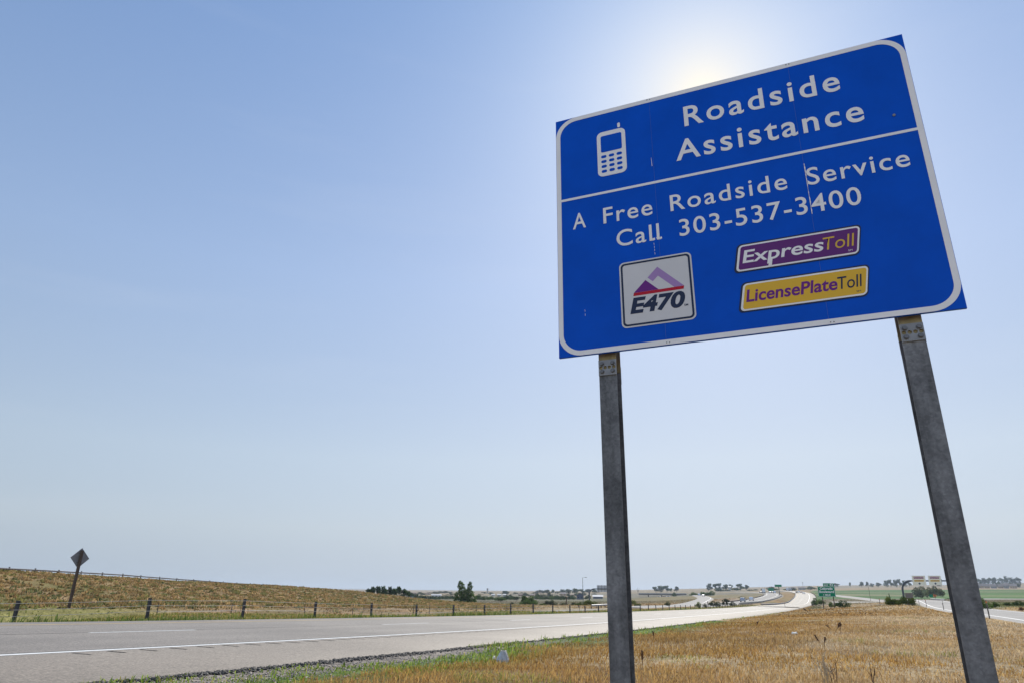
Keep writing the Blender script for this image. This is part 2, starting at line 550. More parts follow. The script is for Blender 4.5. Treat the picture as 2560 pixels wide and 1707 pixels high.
M = {}
M['plate_white'] = mat('dulled_white_sheeting', (.62, .60, .61), .5, spec=.1, var=.03, scale=3)
M['seam'] = mat('panel_seam', (.05, .10, .36), .5)
M['white'] = mat('white_sheeting', (.80, .77, .77), .35, spec=.25, var=.03, scale=3)
M['blue'] = mat('blue_sheeting', (.0005, .078, .52), .45, spec=.08, var=.10, scale=1.7, detail=9.0)
M['purple'] = mat('purple_sheeting', (.125, .03, .17), .4, spec=.12)
M['lilac'] = mat('lilac_sheeting', (.36, .22, .46), .4, spec=.12)
M['deep_purple'] = mat('deep_purple_sheeting', (.15, .025, .21), .4, spec=.12)
M['maroon'] = mat('maroon_sheeting', (.26, .035, .075), .4, spec=.12)
M['red'] = mat('red_sheeting', (.45, .015, .035), .4, spec=.12)
M['navy'] = mat('navy_sheeting', (.025, .035, .075), .4, spec=.12)
M['yellow'] = mat('yellow_sheeting', (.72, .43, .045), .4, spec=.12)
M['gold'] = mat('gold_lettering', (.66, .42, .06), .4, spec=.12)
M['galv'] = mat('galvanized_steel', (.078, .078, .084), .6, .2, var=.0, scale=7, col2=(.20, .20, .208), bump=.05, bscale=40, detail=9)
def post_mat():
    m = M['galv']
    nt = m.node_tree; L = nt.links
    b = nt.nodes['Principled BSDF']
    src = b.inputs['Base Color'].links[0].from_socket
    tc = nt.nodes.new('ShaderNodeTexCoord')
    mp = nt.nodes.new('ShaderNodeMapping'); mp.inputs['Scale'].default_value = (9, 1.6, 9)
    L.new(tc.outputs['Object'], mp.inputs[0])
    n = nt.nodes.new('ShaderNodeTexNoise'); n.inputs['Scale'].default_value = 1.0; n.inputs['Detail'].default_value = 4; n.inputs['Roughness'].default_value = .5
    L.new(mp.outputs[0], n.inputs['Vector'])
    mr = nt.nodes.new('ShaderNodeMapRange'); mr.inputs[1].default_value = .44; mr.inputs[2].default_value = .60; mr.inputs[3].default_value = .66; mr.inputs[4].default_value = 1.08
    L.new(n.outputs['Fac'], mr.inputs[0])
    v = nt.nodes.new('ShaderNodeTexVoronoi'); v.inputs['Scale'].default_value = 62
    L.new(tc.outputs['Object'], v.inputs['Vector'])
    sv = nt.nodes.new('ShaderNodeSeparateColor'); L.new(v.outputs['Color'], sv.inputs[0])
    m2 = nt.nodes.new('ShaderNodeMapRange'); m2.inputs[3].default_value = .86; m2.inputs[4].default_value = 1.18
    L.new(sv.outputs[0], m2.inputs[0])
    mu = nt.nodes.new('ShaderNodeMath'); mu.operation = 'MULTIPLY'
    L.new(mr.outputs[0], mu.inputs[0]); L.new(m2.outputs[0], mu.inputs[1])
    mx = nt.nodes.new('ShaderNodeMix'); mx.data_type = 'RGBA'; mx.blend_type = 'MULTIPLY'; mx.inputs[0].default_value = 1
    L.new(src, mx.inputs[6]); L.new(mu.outputs[0], mx.inputs[7])
    L.new(mx.outputs[2], b.inputs['Base Color'])


post_mat()
M['dull_back'] = mat('dull_aluminium_back', (.22, .21, .22), .6, .3, var=.12, scale=5)
M['bolt_steel'] = mat('bolt_steel', (.13, .13, .14), .5, .3)
M['bright_zinc'] = mat('bright_zinc', (.60, .60, .61), .5, .2, var=.15, scale=14)
M['galv_light'] = mat('bright_galvanized', (.21, .21, .22), .5, .3, var=.15, scale=12)
M['rust_stain'] = mat('stained_galvanized', (.26, .20, .09), .6, .2, var=.3, scale=14)
M['green'] = mat('green_sheeting', (.002, .21, .10), .6, spec=.1, var=.06)
M['alu'] = mat('bare_aluminium', (.42, .42, .44), .45, .5, var=.08, scale=5)
M['wood_post'] = mat('weathered_timber', (.085, .055, .04), .85, var=.3, scale=8)
M['dark_post'] = mat('dark_treated_post', (.05, .045, .05), .8, var=.3, scale=10)
M['cable'] = mat('wire_rope', (.24, .24, .25), .6, .3)
M['rail'] = mat('weathered_rail', (.13, .11, .10), .7, .2, var=.2, scale=3)
M['concrete'] = mat('concrete', (.38, .36, .33), .85, var=.12, scale=1.2, bump=.2, bscale=20)
M['bark'] = mat('bark', (.09, .07, .055), .9, var=.3, scale=6)
M['leaf_dark'] = leafy('leaf_dark', (.022, .042, .014), (.06, .105, .03))
M['leaf_mid'] = leafy('leaf_mid', (.04, .075, .018), (.10, .16, .04))
M['leaf_sage'] = leafy('leaf_sage', (.05, .065, .035), (.11, .125, .06))
M['leaf_juniper'] = leafy('leaf_juniper', (.035, .06, .012), (.14, .165, .028), .35)
M['leaf_lime'] = leafy('leaf_lime', (.06, .09, .015), (.15, .19, .03), .5)
M['grass'] = leafy('grass_blades', None, None, .5, tint=True)
M['dead'] = mat('dead_stalk', (.10, .05, .03), .9, var=.3, scale=20)
M['straw'] = mat('pale_stalk', (.42, .33, .22), .9, var=.2, scale=20)
M['car_white'] = mat('white_paint', (.75, .75, .76), .25)
M['car_dark'] = mat('dark_paint', (.02, .022, .03), .25)
M['car_silver'] = mat('silver_paint', (.38, .39, .42), .3, .4)
M['car_red'] = mat('maroon_paint', (.16, .02, .025), .25)
M['glass'] = mat('dark_glass', (.02, .025, .03), .08, spec=.8)
M['tyre'] = mat('tyre_rubber', (.02, .02, .02), .8)
M['lamp_lens'] = mat('lamp_lens', (.7, .7, .66), .15)
M['roof_grey'] = mat('grey_shingle', (.19, .16, .145), .9, var=.2, scale=.6)
M['roof_brown'] = mat('brown_shingle', (.17, .12, .09), .9, var=.2, scale=.6)
M['roof_metal'] = mat('pale_metal_roof', (.42, .43, .45), .7, .0, var=.05, scale=.5)
M['wall_tan'] = mat('tan_siding', (.44, .32, .21), .85, var=.08, scale=.8)
M['wall_grey'] = mat('grey_siding', (.28, .28, .28), .85, var=.08, scale=.8)
M['wall_blue'] = mat('slate_blue_siding', (.06, .075, .12), .85, var=.08, scale=.8)
M['wall_white'] = mat('white_siding', (.55, .54, .51), .8, var=.06, scale=.8)
M['cabinet'] = mat('brown_grey_cabinet', (.17, .14, .125), .7, var=.12, scale=3)
M['orange'] = mat('orange_sheeting', (.55, .14, .02), .5)
M['marking_white'] = mat('white_road_paint', (.78, .77, .73), .6, var=.10, scale=7, bump=.1)
M['marking_yellow'] = mat('yellow_road_paint', (.62, .42, .16), .7, var=.15, scale=7)
M['groove'] = mat('rumble_groove', (.05, .048, .046), .9, var=.2, scale=9)
M['seal'] = mat('joint_seal', (.075, .07, .066), .8, var=.3, scale=3)
M['crumb'] = mat('asphalt_crumb', (.028, .027, .027), .75, var=.4, scale=12)
M['stone'] = mat('grey_stone', (.32, .28, .24), .9, var=.25, scale=12)
M['paper'] = mat('white_plastic', (.8, .8, .78), .5)

# asphalt: speckled aggregate, wheel paths follow the lanes via UV
def asphalt(name, c_lo, c_hi, rough=.68, spec=.3):
    m = bpy.data.materials.new(name)
    m.use_nodes = True
    nt = m.node_tree; L = nt.links
    b = nt.nodes['Principled BSDF']
    b.inputs['Roughness'].default_value = rough
    b.inputs['Specular IOR Level'].default_value = spec
    g = nt.nodes.new('ShaderNodeNewGeometry')
    n1 = nt.nodes.new('ShaderNodeTexNoise'); n1.inputs['Scale'].default_value = 28; n1.inputs['Detail'].default_value = 5; n1.inputs['Roughness'].default_value = .8
    n2 = nt.nodes.new('ShaderNodeTexNoise'); n2.inputs['Scale'].default_value = .22; n2.inputs['Detail'].default_value = 5
    L.new(g.outputs['Position'], n1.inputs['Vector']); L.new(g.outputs['Position'], n2.inputs['Vector'])
    rp = nt.nodes.new('ShaderNodeValToRGB')
    e = rp.color_ramp.elements
    e[0].position, e[1].position = .34, .66
    e[0].color, e[1].color = (*c_lo, 1), (*c_hi, 1)
    L.new(n1.outputs['Fac'], rp.inputs['Fac'])
    at_ = nt.nodes.new('ShaderNodeAttribute'); at_.attribute_name = 'tint'
    mm = nt.nodes.new('ShaderNodeMix'); mm.data_type = 'RGBA'; mm.blend_type = 'MULTIPLY'; mm.inputs[0].default_value = 1
    L.new(rp.outputs['Color'], mm.inputs[6]); L.new(at_.outputs['Color'], mm.inputs[7])
    n3 = nt.nodes.new('ShaderNodeTexNoise'); n3.inputs['Scale'].default_value = 7; n3.inputs['Detail'].default_value = 6; n3.inputs['Roughness'].default_value = .85
    L.new(g.outputs['Position'], n3.inputs['Vector'])
    ad = nt.nodes.new('ShaderNodeMath'); ad.operation = 'ADD'
    L.new(n2.outputs['Fac'], ad.inputs[0]); L.new(n3.outputs['Fac'], ad.inputs[1])
    mr = nt.nodes.new('ShaderNodeMapRange'); mr.inputs[1].default_value = .65; mr.inputs[2].default_value = 1.35; mr.inputs[3].default_value = .70; mr.inputs[4].default_value = 1.26
    L.new(ad.outputs[0], mr.inputs[0])
    m2 = nt.nodes.new('ShaderNodeMix'); m2.data_type = 'RGBA'; m2.blend_type = 'MULTIPLY'; m2.inputs[0].default_value = 1
    L.new(mm.outputs[2], m2.inputs[6]); L.new(mr.outputs[0], m2.inputs[7])
    L.new(m2.outputs[2], b.inputs['Base Color'])
    bp = nt.nodes.new('ShaderNodeBump'); bp.inputs['Strength'].default_value = .35; bp.inputs['Distance'].default_value = .008
    L.new(n1.outputs['Fac'], bp.inputs['Height']); L.new(bp.outputs['Normal'], b.inputs['Normal'])
    return m


M['asphalt'] = asphalt('asphalt', (.125, .110, .094), (.37, .325, .275))
M['asphalt_far'] = asphalt('worn_concrete_road', (.14, .132, .122), (.25, .235, .215), .8, .2)

# terrain: zone colour per vertex, broken up by several sizes of noise
def terrain_mat():
    m = bpy.data.materials.new('dry_prairie_ground')
    m.use_nodes = True
    nt = m.node_tree; L = nt.links
    b = nt.nodes['Principled BSDF']
    b.inputs['Roughness'].default_value = .95
    b.inputs['Specular IOR Level'].default_value = .1
    g = nt.nodes.new('ShaderNodeNewGeometry')
    a = nt.nodes.new('ShaderNodeAttribute'); a.attribute_name = 'tint'
    prev = a.outputs['Color']
    for sc_, lo, hi, det in ((9.0, .55, 1.45, 5), (.9, .7, 1.3, 4), (.09, .75, 1.25, 4)):
        n = nt.nodes.new('ShaderNodeTexNoise'); n.inputs['Scale'].default_value = sc_; n.inputs['Detail'].default_value = det; n.inputs['Roughness'].default_value = .65
        L.new(g.outputs['Position'], n.inputs['Vector'])
        mr = nt.nodes.new('ShaderNodeMapRange'); mr.inputs[1].default_value = .3; mr.inputs[2].default_value = .7; mr.inputs[3].default_value = lo; mr.inputs[4].default_value = hi
        L.new(n.outputs['Fac'], mr.inputs[0])
        mx = nt.nodes.new('ShaderNodeMix'); mx.data_type = 'RGBA'; mx.blend_type = 'MULTIPLY'; mx.inputs[0].default_value = 1
        L.new(prev, mx.inputs[6]); L.new(mr.outputs[0], mx.inputs[7])
        prev = mx.outputs[2]
    L.new(prev, b.inputs['Base Color'])
    n = nt.nodes.new('ShaderNodeTexNoise'); n.inputs['Scale'].default_value = 3; n.inputs['Detail'].default_value = 6
    L.new(g.outputs['Position'], n.inputs['Vector'])
    bp = nt.nodes.new('ShaderNodeBump'); bp.inputs['Strength'].default_value = .8; bp.inputs['Distance'].default_value = .15
    L.new(n.outputs['Fac'], bp.inputs['Height']); L.new(bp.outputs['Normal'], b.inputs['Normal'])
    return m


M['ground'] = terrain_mat()

# ------------------------------------------------------------------ ground sheet
GOLD, STRAW, BROWN, OLIVE = np.array((.27, .165, .062)), np.array((.40, .30, .17)), np.array((.17, .105, .05)), np.array((.13, .125, .045))
GREEN, FIELD, TAN, GRAVEL, GREYG = np.array((.085, .125, .03)), np.array((.06, .125, .028)), np.array((.27, .20, .115)), np.array((.26, .225, .19)), np.array((.17, .15, .105))


def ground_color(x, y):
    t = np.hypot(x, y)
    a = np.degrees(np.arctan2(x, y))
    s, w = x * MX + y * MY, x * NX + y * NY
    n1, n2, n3 = fbm(x / 4, y / 4, 21), fbm(x / 18, y / 18, 31), fbm(x / 90, y / 90, 41)
    c = np.empty((len(x), 3)); c[:] = GOLD

    def mix(mask, col):
        nonlocal c
        k = np.clip(mask, 0, 1)[:, None]
        c = c * (1 - k) + np.asarray(col) * k
    ss = lambda v, lo, hi: np.clip((v - lo) / (hi - lo), 0, 1)
    mix(ss(n2, .42, .62), STRAW * .8)
    mix(ss(n1, .55, .7) * .8, BROWN)
    # right hand plateau is paler straw
    mix(ss(w, -2, -14) * ss(n1, .3, .6) * .8, STRAW)
    d = w - W_NEAR - np.interp(s, [0, 10, 22, 45, 65, 110, 180, 240], [-.05, .0, .3, .75, 1.15, .9, .6, .3])
    near = (s > -20) & (s < 260)
    # verge: gravel then green weeds
    mix(near * (s < 60) * ss(d, -2.2 - n1, -1.2) * ss(-d, -30, -1), GREEN * 1.2)
    mix(near * ss(d, -1.3 + 1.2 * (n2 - .5), -.8) * (d < 0.5) * ss(22 - s, 0, 6), GRAVEL)
    # median
    med = (w > 19) & (w < 31) & (s < 260)
    mix(med * 1.0, OLIVE * 1.1)
    mix(med * ss(n1, .45, .65), GOLD * .9)
    mix(med * ss(w, 27.0, 28.5), np.array((.25, .215, .07)))
    # embankment
    emb = (w > 43) & (t < 260) & (a < 8)
    mix(emb * 1.0, np.array((.26, .18, .082)))
    mix(emb * ss(n2, .5, .62) * .9, np.array((.13, .125, .04)))
    mix(emb * ss(n1, .52, .68) * .8, np.array((.34, .22, .12)))
    mix(emb * ss(60 - t, -2, 4), np.array((.24, .215, .075)))
    # valley and hills beyond
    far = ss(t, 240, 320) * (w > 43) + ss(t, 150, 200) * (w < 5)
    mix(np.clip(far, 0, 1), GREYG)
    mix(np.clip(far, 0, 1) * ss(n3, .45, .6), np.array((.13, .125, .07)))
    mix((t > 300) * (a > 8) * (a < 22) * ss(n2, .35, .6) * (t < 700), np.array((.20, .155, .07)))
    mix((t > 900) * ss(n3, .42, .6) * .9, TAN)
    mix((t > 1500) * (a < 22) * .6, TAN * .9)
    # green fields on the right
    tt = t * (1 + .12 * (n3 - .5))
    mix((a > 22.5) * ss(tt, 430, 470) * ss(1180 - tt, 0, 60), FIELD)
    mix((a > 22.5) * ss(tt, 600, 615) * ss(690 - tt, 0, 15) * .8, np.array((.20, .19, .10)))
    mix((a > 22.5) * ss(tt, 860, 880) * ss(960 - tt, 0, 25) * .7, np.array((.16, .17, .08)))
    mix((a > 22.5) * ss(tt, 1180, 1230) * ss(1700 - tt, 0, 150), TAN)
    mix((a > 22.5) * ss(tt, 240, 280) * ss(430 - tt, 0, 30), np.array((.19, .165, .11)))
    mix((a > 30) * ss(tt, 140, 160) * ss(290 - tt, 0, 30) * .8, np.array((.10, .12, .045)))
    mix((a > 30) * ss(tt, 430, 450) * (tt < 760) * .5, FIELD * 1.3)
    # bare banks
    mix((a > 23) * (a < 27.5) * ss(t, 165, 180) * ss(270 - t, 0, 30) * ss(n1, .3, .5), np.array((.38, .29, .19)))
    mix((a > 14.5) * (a < 17.5) * ss(t, 300, 330) * ss(440 - t, 0, 30) * ss(n1, .35, .5) * .8, np.array((.36, .26, .18)))
    mix((a > -2) * (a < 12) * ss(t, 118, 125) * ss(190 - t, 0, 20) * ss(n2, .3, .6), np.array((.33, .26, .16)))
    return c


azs = np.concatenate([np.radians(np.arange(-60, 60, .25)), np.radians(np.arange(60, 300, 3.0))])
ts = np.concatenate([np.linspace(.6, 6, 14), np.exp(np.arange(math.log(6.3), math.log(6000), .0225))])
na, nt_ = len(azs), len(ts)
AX, TX = np.meshgrid(azs, ts)
gx, gy = (np.sin(AX) * TX).ravel(), (np.cos(AX) * TX).ravel()
gzv = ground(gx, gy)
V = np.stack([gx, gy, gzv], 1)
V = np.vstack([V, [[0, 0, float(gzv[:na].mean())]]])
i0 = (np.arange(nt_ - 1)[:, None] * na + np.arange(na)[None, :]).ravel()
j0 = (np.arange(nt_ - 1)[:, None] * na + (np.arange(na)[None, :] + 1) % na).ravel()
quads = np.stack([i0, i0 + na, j0 + na, j0], 1)
tris = np.stack([np.full(na, len(V) - 1), np.arange(na), (np.arange(na) + 1) % na], 1)
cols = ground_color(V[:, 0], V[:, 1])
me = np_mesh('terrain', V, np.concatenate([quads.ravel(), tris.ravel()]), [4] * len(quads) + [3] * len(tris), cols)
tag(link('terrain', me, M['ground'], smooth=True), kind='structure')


# ------------------------------------------------------------------ roads and markings
def ribbon(name, path, offs, material, lift=0.0, tint=None, cross=0.0, rough_edge=0.0, fade=None, skirt=None):
    """sheet along a path between lateral offsets (left positive)"""
    d, n = frames(path)
    offs = np.asarray(offs, float)
    c_in = np.ones((len(path), len(offs), 3))
    if tint is not None:
        c_in[:] = np.asarray(tint)[None, :, None] if np.ndim(tint) == 1 else tint
    drop = np.zeros(len(offs))
    if skirt:                                            # battered edge of the road bed, running down into the ground
        offs = np.concatenate([[offs[0] - skirt[0]], offs, [offs[-1] + skirt[0]]])
        drop = np.concatenate([[skirt[1]], drop, [skirt[1]]])
        e_ = np.array(skirt[2])
        c_in = np.concatenate([np.broadcast_to(e_, (len(path), 1, 3)), c_in, np.broadcast_to(e_, (len(path), 1, 3))], 1)
    k = len(offs)
    V = np.empty((len(path), k, 3))
    f_ = np.ones(len(path)) if fade is None else fade
    for j, o in enumerate(offs):
        oo = np.full(len(path), o)
        if rough_edge and j <= (1 if skirt else 0):
            sl = np.arange(len(path)) * .6
            oo = oo + (fbm(sl * .9, sl * 0 + 3.3, 5) - .5) * rough_edge
        V[:, j, :2] = path[:, :2] + n * oo[:, None]
        V[:, j, 2] = path[:, 2] + cross * oo * f_ + lift - drop[j]
    idx = np.arange(len(path) - 1)[:, None] * k + np.arange(k - 1)[None, :]
    q = np.stack([idx, idx + 1, idx + k + 1, idx + k], -1)[..., ::-1].reshape(-1, 4)
    me = np_mesh(name, V.reshape(-1, 3), q.ravel(), [4] * len(q), c_in.reshape(-1, 3))
    nrm = np.zeros(3)
    return tag(link(name, me, material), kind='structure')


def resample(path, step):
    seg = np.hypot(*np.diff(path[:, :2], axis=0).T)
    L = np.concatenate([[0], np.cumsum(seg)])
    s = np.arange(0, L[-1], step)
    return np.stack([np.interp(s, L, path[:, k]) for k in range(3)], 1), s


HW, HWs = resample(HWY, .6)
HW = HW[: int(1150 / .6)]
HWs = HWs[: len(HW)]
hfade = np.clip((300 - np.hypot(HW[:, 0], HW[:, 1])) / 60, 0, 1)
half = (W_FAR - W_NEAR) / 2
wc = (W_FAR + W_NEAR) / 2
off = lambda w: w - wc
lane_c = lambda a, b: (a + b) / 2
o_list = [-half, off(W_EDGE) - .25, off(W_EDGE) + .0, off(W_EDGE) + .8, off(W_EDGE) + 1.6, off(W_DASH) - 1.5, off(W_DASH) - .5, off(W_DASH) + .1, off(W_DASH) + .9, off(W_YEL) - 1.0, off(W_YEL), half]
tint = [.97, 1.0, 1.0, .86, .97, .86, 1.0, 1.06, .93, 1.03, 1.0, .95]
o_t = np.ones((len(HW), len(o_list), 3)) * np.array(tint)[None, :, None]
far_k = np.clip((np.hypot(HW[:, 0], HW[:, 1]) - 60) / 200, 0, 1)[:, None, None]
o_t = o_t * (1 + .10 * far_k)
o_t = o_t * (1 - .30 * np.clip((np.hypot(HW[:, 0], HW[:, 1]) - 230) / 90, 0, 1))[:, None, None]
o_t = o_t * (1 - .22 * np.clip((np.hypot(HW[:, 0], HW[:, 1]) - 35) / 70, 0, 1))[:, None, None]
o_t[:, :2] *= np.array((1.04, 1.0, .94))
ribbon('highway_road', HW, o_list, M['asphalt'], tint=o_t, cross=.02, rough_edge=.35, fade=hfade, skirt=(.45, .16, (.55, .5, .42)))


def marking(name, material, w, width, spans, lift=.004):
    d, n = frames(HW)
    mb = MB()
    for s0, s1 in spans:
        i0_, i1_ = np.searchsorted(HWs, s0 + 60), np.searchsorted(HWs, s1 + 60)
        i1_ = min(i1_, len(HW) - 1)
        ii = np.unique(np.concatenate([np.arange(i0_, i1_, 2), [i1_]]))
        vs = []
        for i in ii:
            for o_ in (off(w) - width / 2, off(w) + width / 2):
                p = HW[i, :2] + n[i] * o_
                vs.append((p[0], p[1], HW[i, 2] + .02 * o_ * hfade[i] + lift + .00012 * max(0, HWs[i] - 100)))
        fs = [(2 * k, 2 * k + 2, 2 * k + 3, 2 * k + 1) for k in range(len(ii) - 1)]
        mb.add(vs, fs)
    return tag(mb.build(name, material), kind='structure')


marking('edge_line', M['marking_white'], W_EDGE, .17, [(-50, 820)])
marking('yellow_line', M['marking_yellow'], W_YEL, .13, [(-50, 820)])
marking('lane_dashes', M['marking_white'], W_DASH + .03, .12, [(10.95 + 12.4 * k, 14.05 + 12.4 * k) for k in range(-4, 60)])
marking('lane_seam', M['groove'], W_DASH + .14, .045, [(-50, 120)])
marking('lane_seam', M['seal'], W_EDGE + .15, .07, [(-50, 120)])
# rumble strip: short transverse grooves beside the edge line
mb = MB()
d_, n_ = frames(HW)
for k in range(300):
    s = 7.7 + .152 * k
    i = int(np.searchsorted(HWs, s + 60))
    c = HW[i, :2] + n_[i] * (off(W_EDGE) - .42)
    hwid = .2
    vs = []
    for a, b_ in ((-.028, -hwid), (.028, -hwid), (.028, hwid), (-.028, hwid)):
        p = c + d_[i] * a + n_[i] * b_
        vs.append((p[0], p[1], HW[i, 2] + .02 * (off(W_EDGE) - .42 + b_) + .004))
    mb.add(vs, [(0, 1, 2, 3)])
tag(mb.build('rumble_strip', M['groove']), kind='structure')

OP, _ = resample(OPP, 3.0)
ribbon('opposite_road', OP, [-5.6, -2.6, 0, 2.6, 5.6], M['asphalt_far'], tint=[.95, 1.1, 1.05, 1.1, .95], skirt=(2.2, .7, (1.2, .95, .55)))
RS, _ = resample(RAMP_S, 4.0)
ribbon('curved_ramp_road', RS, [-3.5, 0, 3.5], M['asphalt_far'], tint=[1.35, 1.35, 1.35], skirt=(2.4, .8, (1.2, .95, .55)))
RR, _ = resample(RAMP_R, 2.0)
ribbon('slip_road', RR, [-4.2, -1.5, 1.5, 4.2], M['asphalt_far'], tint=[1.45, 1.5, 1.45, 1.45], skirt=(1.0, .35, (1.25, .95, .5)))
for nm, P in (('country_lane', LANE_A), ('country_lane', LANE_B), ('country_lane', LANE_C)):
    Pp, _ = resample(P, 6.0)
    ribbon(nm, Pp, [-3.0, 3.0], M['asphalt_far'], lift=.05, tint=[1.4, 1.4], skirt=(2.4, .9, (1.2, 1.0, .6)))
for path, w_, lf in ((OP, -2.9, .03), (OP, 4.2, .03), (RS, -3.0, .03), (RR, 3.4, .006), (RR, -3.2, .006)):
    ribbon('edge_line', path, [w_ - .1, w_ + .1], M['marking_white'], lift=lf)

# ------------------------------------------------------------------ the roadside assistance sign
SW, SH = 3.048, 2.477
SYAW = -0.39913081
SD = Vector((math.cos(SYAW), math.sin(SYAW), 0))
SN = SD.cross(Vector((0, 0, 1)))                       # towards the reader
STL = Vector((0.13463589, 1.85369435, 1.45123689)) * SW + Vector((0, 0, CAM_Z))


def text_part(body, u0, u1, v_base, cap, material, parent, name='lettering', bold=.0, shear=0.0, d=.0035, fit='track', tails=()):
    """lettering fitted between u0 and u1 (metres from the sign's left edge), baseline v_base below its top"""
    c = bpy.data.curves.new('lettering', 'FONT')
    c.body = body
    c.size = 1.0
    c.resolution_u = 5

    def measure():
        o = bpy.data.objects.new('lettering', c)
        COL.objects.link(o)
        bpy.context.view_layer.update()
        me = bpy.data.meshes.new_from_object(o.evaluated_get(bpy.context.evaluated_depsgraph_get()))
        bpy.data.objects.remove(o)
        a = np.empty(len(me.vertices) * 3, np.float32)
        me.vertices.foreach_get('co', a)
        return me, a.reshape(-1, 3)
    full = c.body
    c.body = 'H'
    _, a = measure()
    ch = a[:, 1].max() - a[:, 1].min()
    c.body = full
    c.size = cap / ch
    c.offset = bold
    c.shear = shear
    if fit == 'track':
        lo, hi = .6, 2.2
        for _ in range(14):
            c.space_character = (lo + hi) / 2
            me, a = measure()
            if a[:, 0].max() - a[:, 0].min() > u1 - u0:
                hi = c.space_character
            else:
                lo = c.space_character
    me, a = measure()
    w = a[:, 0].max() - a[:, 0].min()
    k = (u1 - u0) / w
    a[:, 0] = (a[:, 0] - a[:, 0].min()) * k + u0
    a[:, 1] = a[:, 1] - v_base
    a[:, 2] = d
    me.vertices.foreach_set('co', a.ravel())
    me.update()
    me.name = name
    me.materials.clear()
    o = link(name, me, material, parent)
    return o


def plate_part(outline, material, parent, name, d):
    """flat coloured shape in sign coordinates (u right, v down)"""
    mb = MB()
    mb.add([(u, -v, d) for u, v in outline], [tuple(range(len(outline)))[::-1]])
    return mb.build(name, material, parent)


def rrect(u0, v0, u1, v1, r, n=8, sk=0.0):
    """rounded rectangle; sk slants the sides (shift per metre of height)"""
    P = []
    for cu, cv, a0 in ((u1 - r, v0 + r, -90), (u1 - r, v1 - r, 0), (u0 + r, v1 - r, 90), (u0 + r, v0 + r, 180)):
        for k in range(n + 1):
            a = R(a0 + 90 * k / n)
            u, v = cu + r * math.cos(a), cv + r * math.sin(a)
            P.append((u - sk * (v - v0), v))
    return P


def ring_part(outer, inner, material, parent, name, d):
    n = len(outer)
    mb = MB()
    mb.add([(u, -v, d) for u, v in outer] + [(u, -v, d) for u, v in inner], [(i, n + i, n + (i + 1) % n, (i + 1) % n) for i in range(n)])
    return mb.build(name, material, parent)


sign_g = gz(STL.x + SD.x * 1.5, STL.y + SD.y * 1.5)
sign = thing('roadside_sign', 'big blue roadside assistance sign with toll logos on two galvanized steel posts in dry grass', 'road sign',
             (STL.x + SD.x * SW / 2, STL.y + SD.y * SW / 2, sign_g))
# a frame whose x runs along the sign, y up the sign, z towards the reader
SM = Matrix(((SD.x, 0, SN.x, STL.x), (SD.y, 0, SN.y, STL.y), (0, 1, 0, STL.z), (0, 0, 0, 1)))
MI = Matrix.Translation(sign.location).inverted() @ SM


def on_sign(o):
    o.matrix_local = MI
    return o


seams = [0.0, 0.930, 2.155, SW]
for i in range(3):
    a, b = seams[i] + (.0002 if i else 0), seams[i + 1] - (.0002 if i < 2 else 0)
    mb = MB()
    mb.box(((a + b) / 2, -SH / 2, -.012), (b - a, SH, .024))
    p = on_sign(mb.build('sign_panel', M['blue'], sign))
    bv = p.modifiers.new('bevel', 'BEVEL'); bv.width = .001; bv.segments = 1
on_sign(ring_part(rrect(.003, .003, SW - .003, SH - .003, .205, 14), rrect(.046, .046, SW - .046, SH - .046, .165, 14), M['white'], sign, 'border', .002))
on_sign(plate_part([(.046, .907), (SW - .046, .9255), (SW - .046, .9505), (.046, .932)], M['white'], sign, 'divider_line', .0026))
on_sign(text_part('Roadside', 1.234, 2.527, .405, .206, M['white'], sign, bold=.0040))
on_sign(text_part('Assistance', 1.136, 2.658, .752, .206, M['white'], sign, bold=.0040))
on_sign(text_part('A', .155, .280, 1.245, .158, M['white'], sign, bold=.0018, fit='scale'))
on_sign(text_part('Free', .445, .892, 1.245, .158, M['white'], sign, bold=.0018))
on_sign(text_part('Roadside', 1.050, 2.008, 1.250, .156, M['white'], sign, bold=.0018))
on_sign(text_part('Service', 2.163, 2.903, 1.254, .156, M['white'], sign, bold=.0018))
call = on_sign(text_part('Call', .557, .938, 1.503, .156, M['white'], sign, bold=.0018))
for u in (.8775, .9375):                                  # the curled feet of the two l's
    on_sign(plate_part([(u - .030, 1.478), (u - .006, 1.478), (u + .0, 1.483), (u + .018, 1.479), (u + .021, 1.498), (u + .004, 1.505), (u - .012, 1.505), (u - .024, 1.498)], M['white'], call, 'letter_foot', .0001)).matrix_local = Matrix.Translation((0, 0, .0004))
on_sign(text_part('303-537-3400', 1.110, 2.525, 1.509, .156, M['white'], sign, bold=.0018))

# mobile phone symbol: body with screen, keys and aerial
ph = on_sign(plate_part(rrect(.412, .255, .687, .748, .052, 8), M['white'], sign, 'phone_symbol', .0030))


def sub(o, dz=0.0):
    o.matrix_local = Matrix.Translation((0, 0, dz))
    return o


sub(plate_part(rrect(.449, .302, .651, .486, .016, 4), M['blue'], ph, 'screen', .0042))
for r_ in range(4):
    for c_ in range(3):
        u, v = .4735 + .0743 * c_, .5345 + .0535 * r_
        sub(plate_part(rrect(u - .0262, v - .0155, u + .0262, v + .0155, .0154, 4), M['blue'], ph, 'key', .0042))
sub(plate_part(rrect(.6165, .190, .6425, .243, .0125, 6), M['white'], ph, 'aerial', .0030))

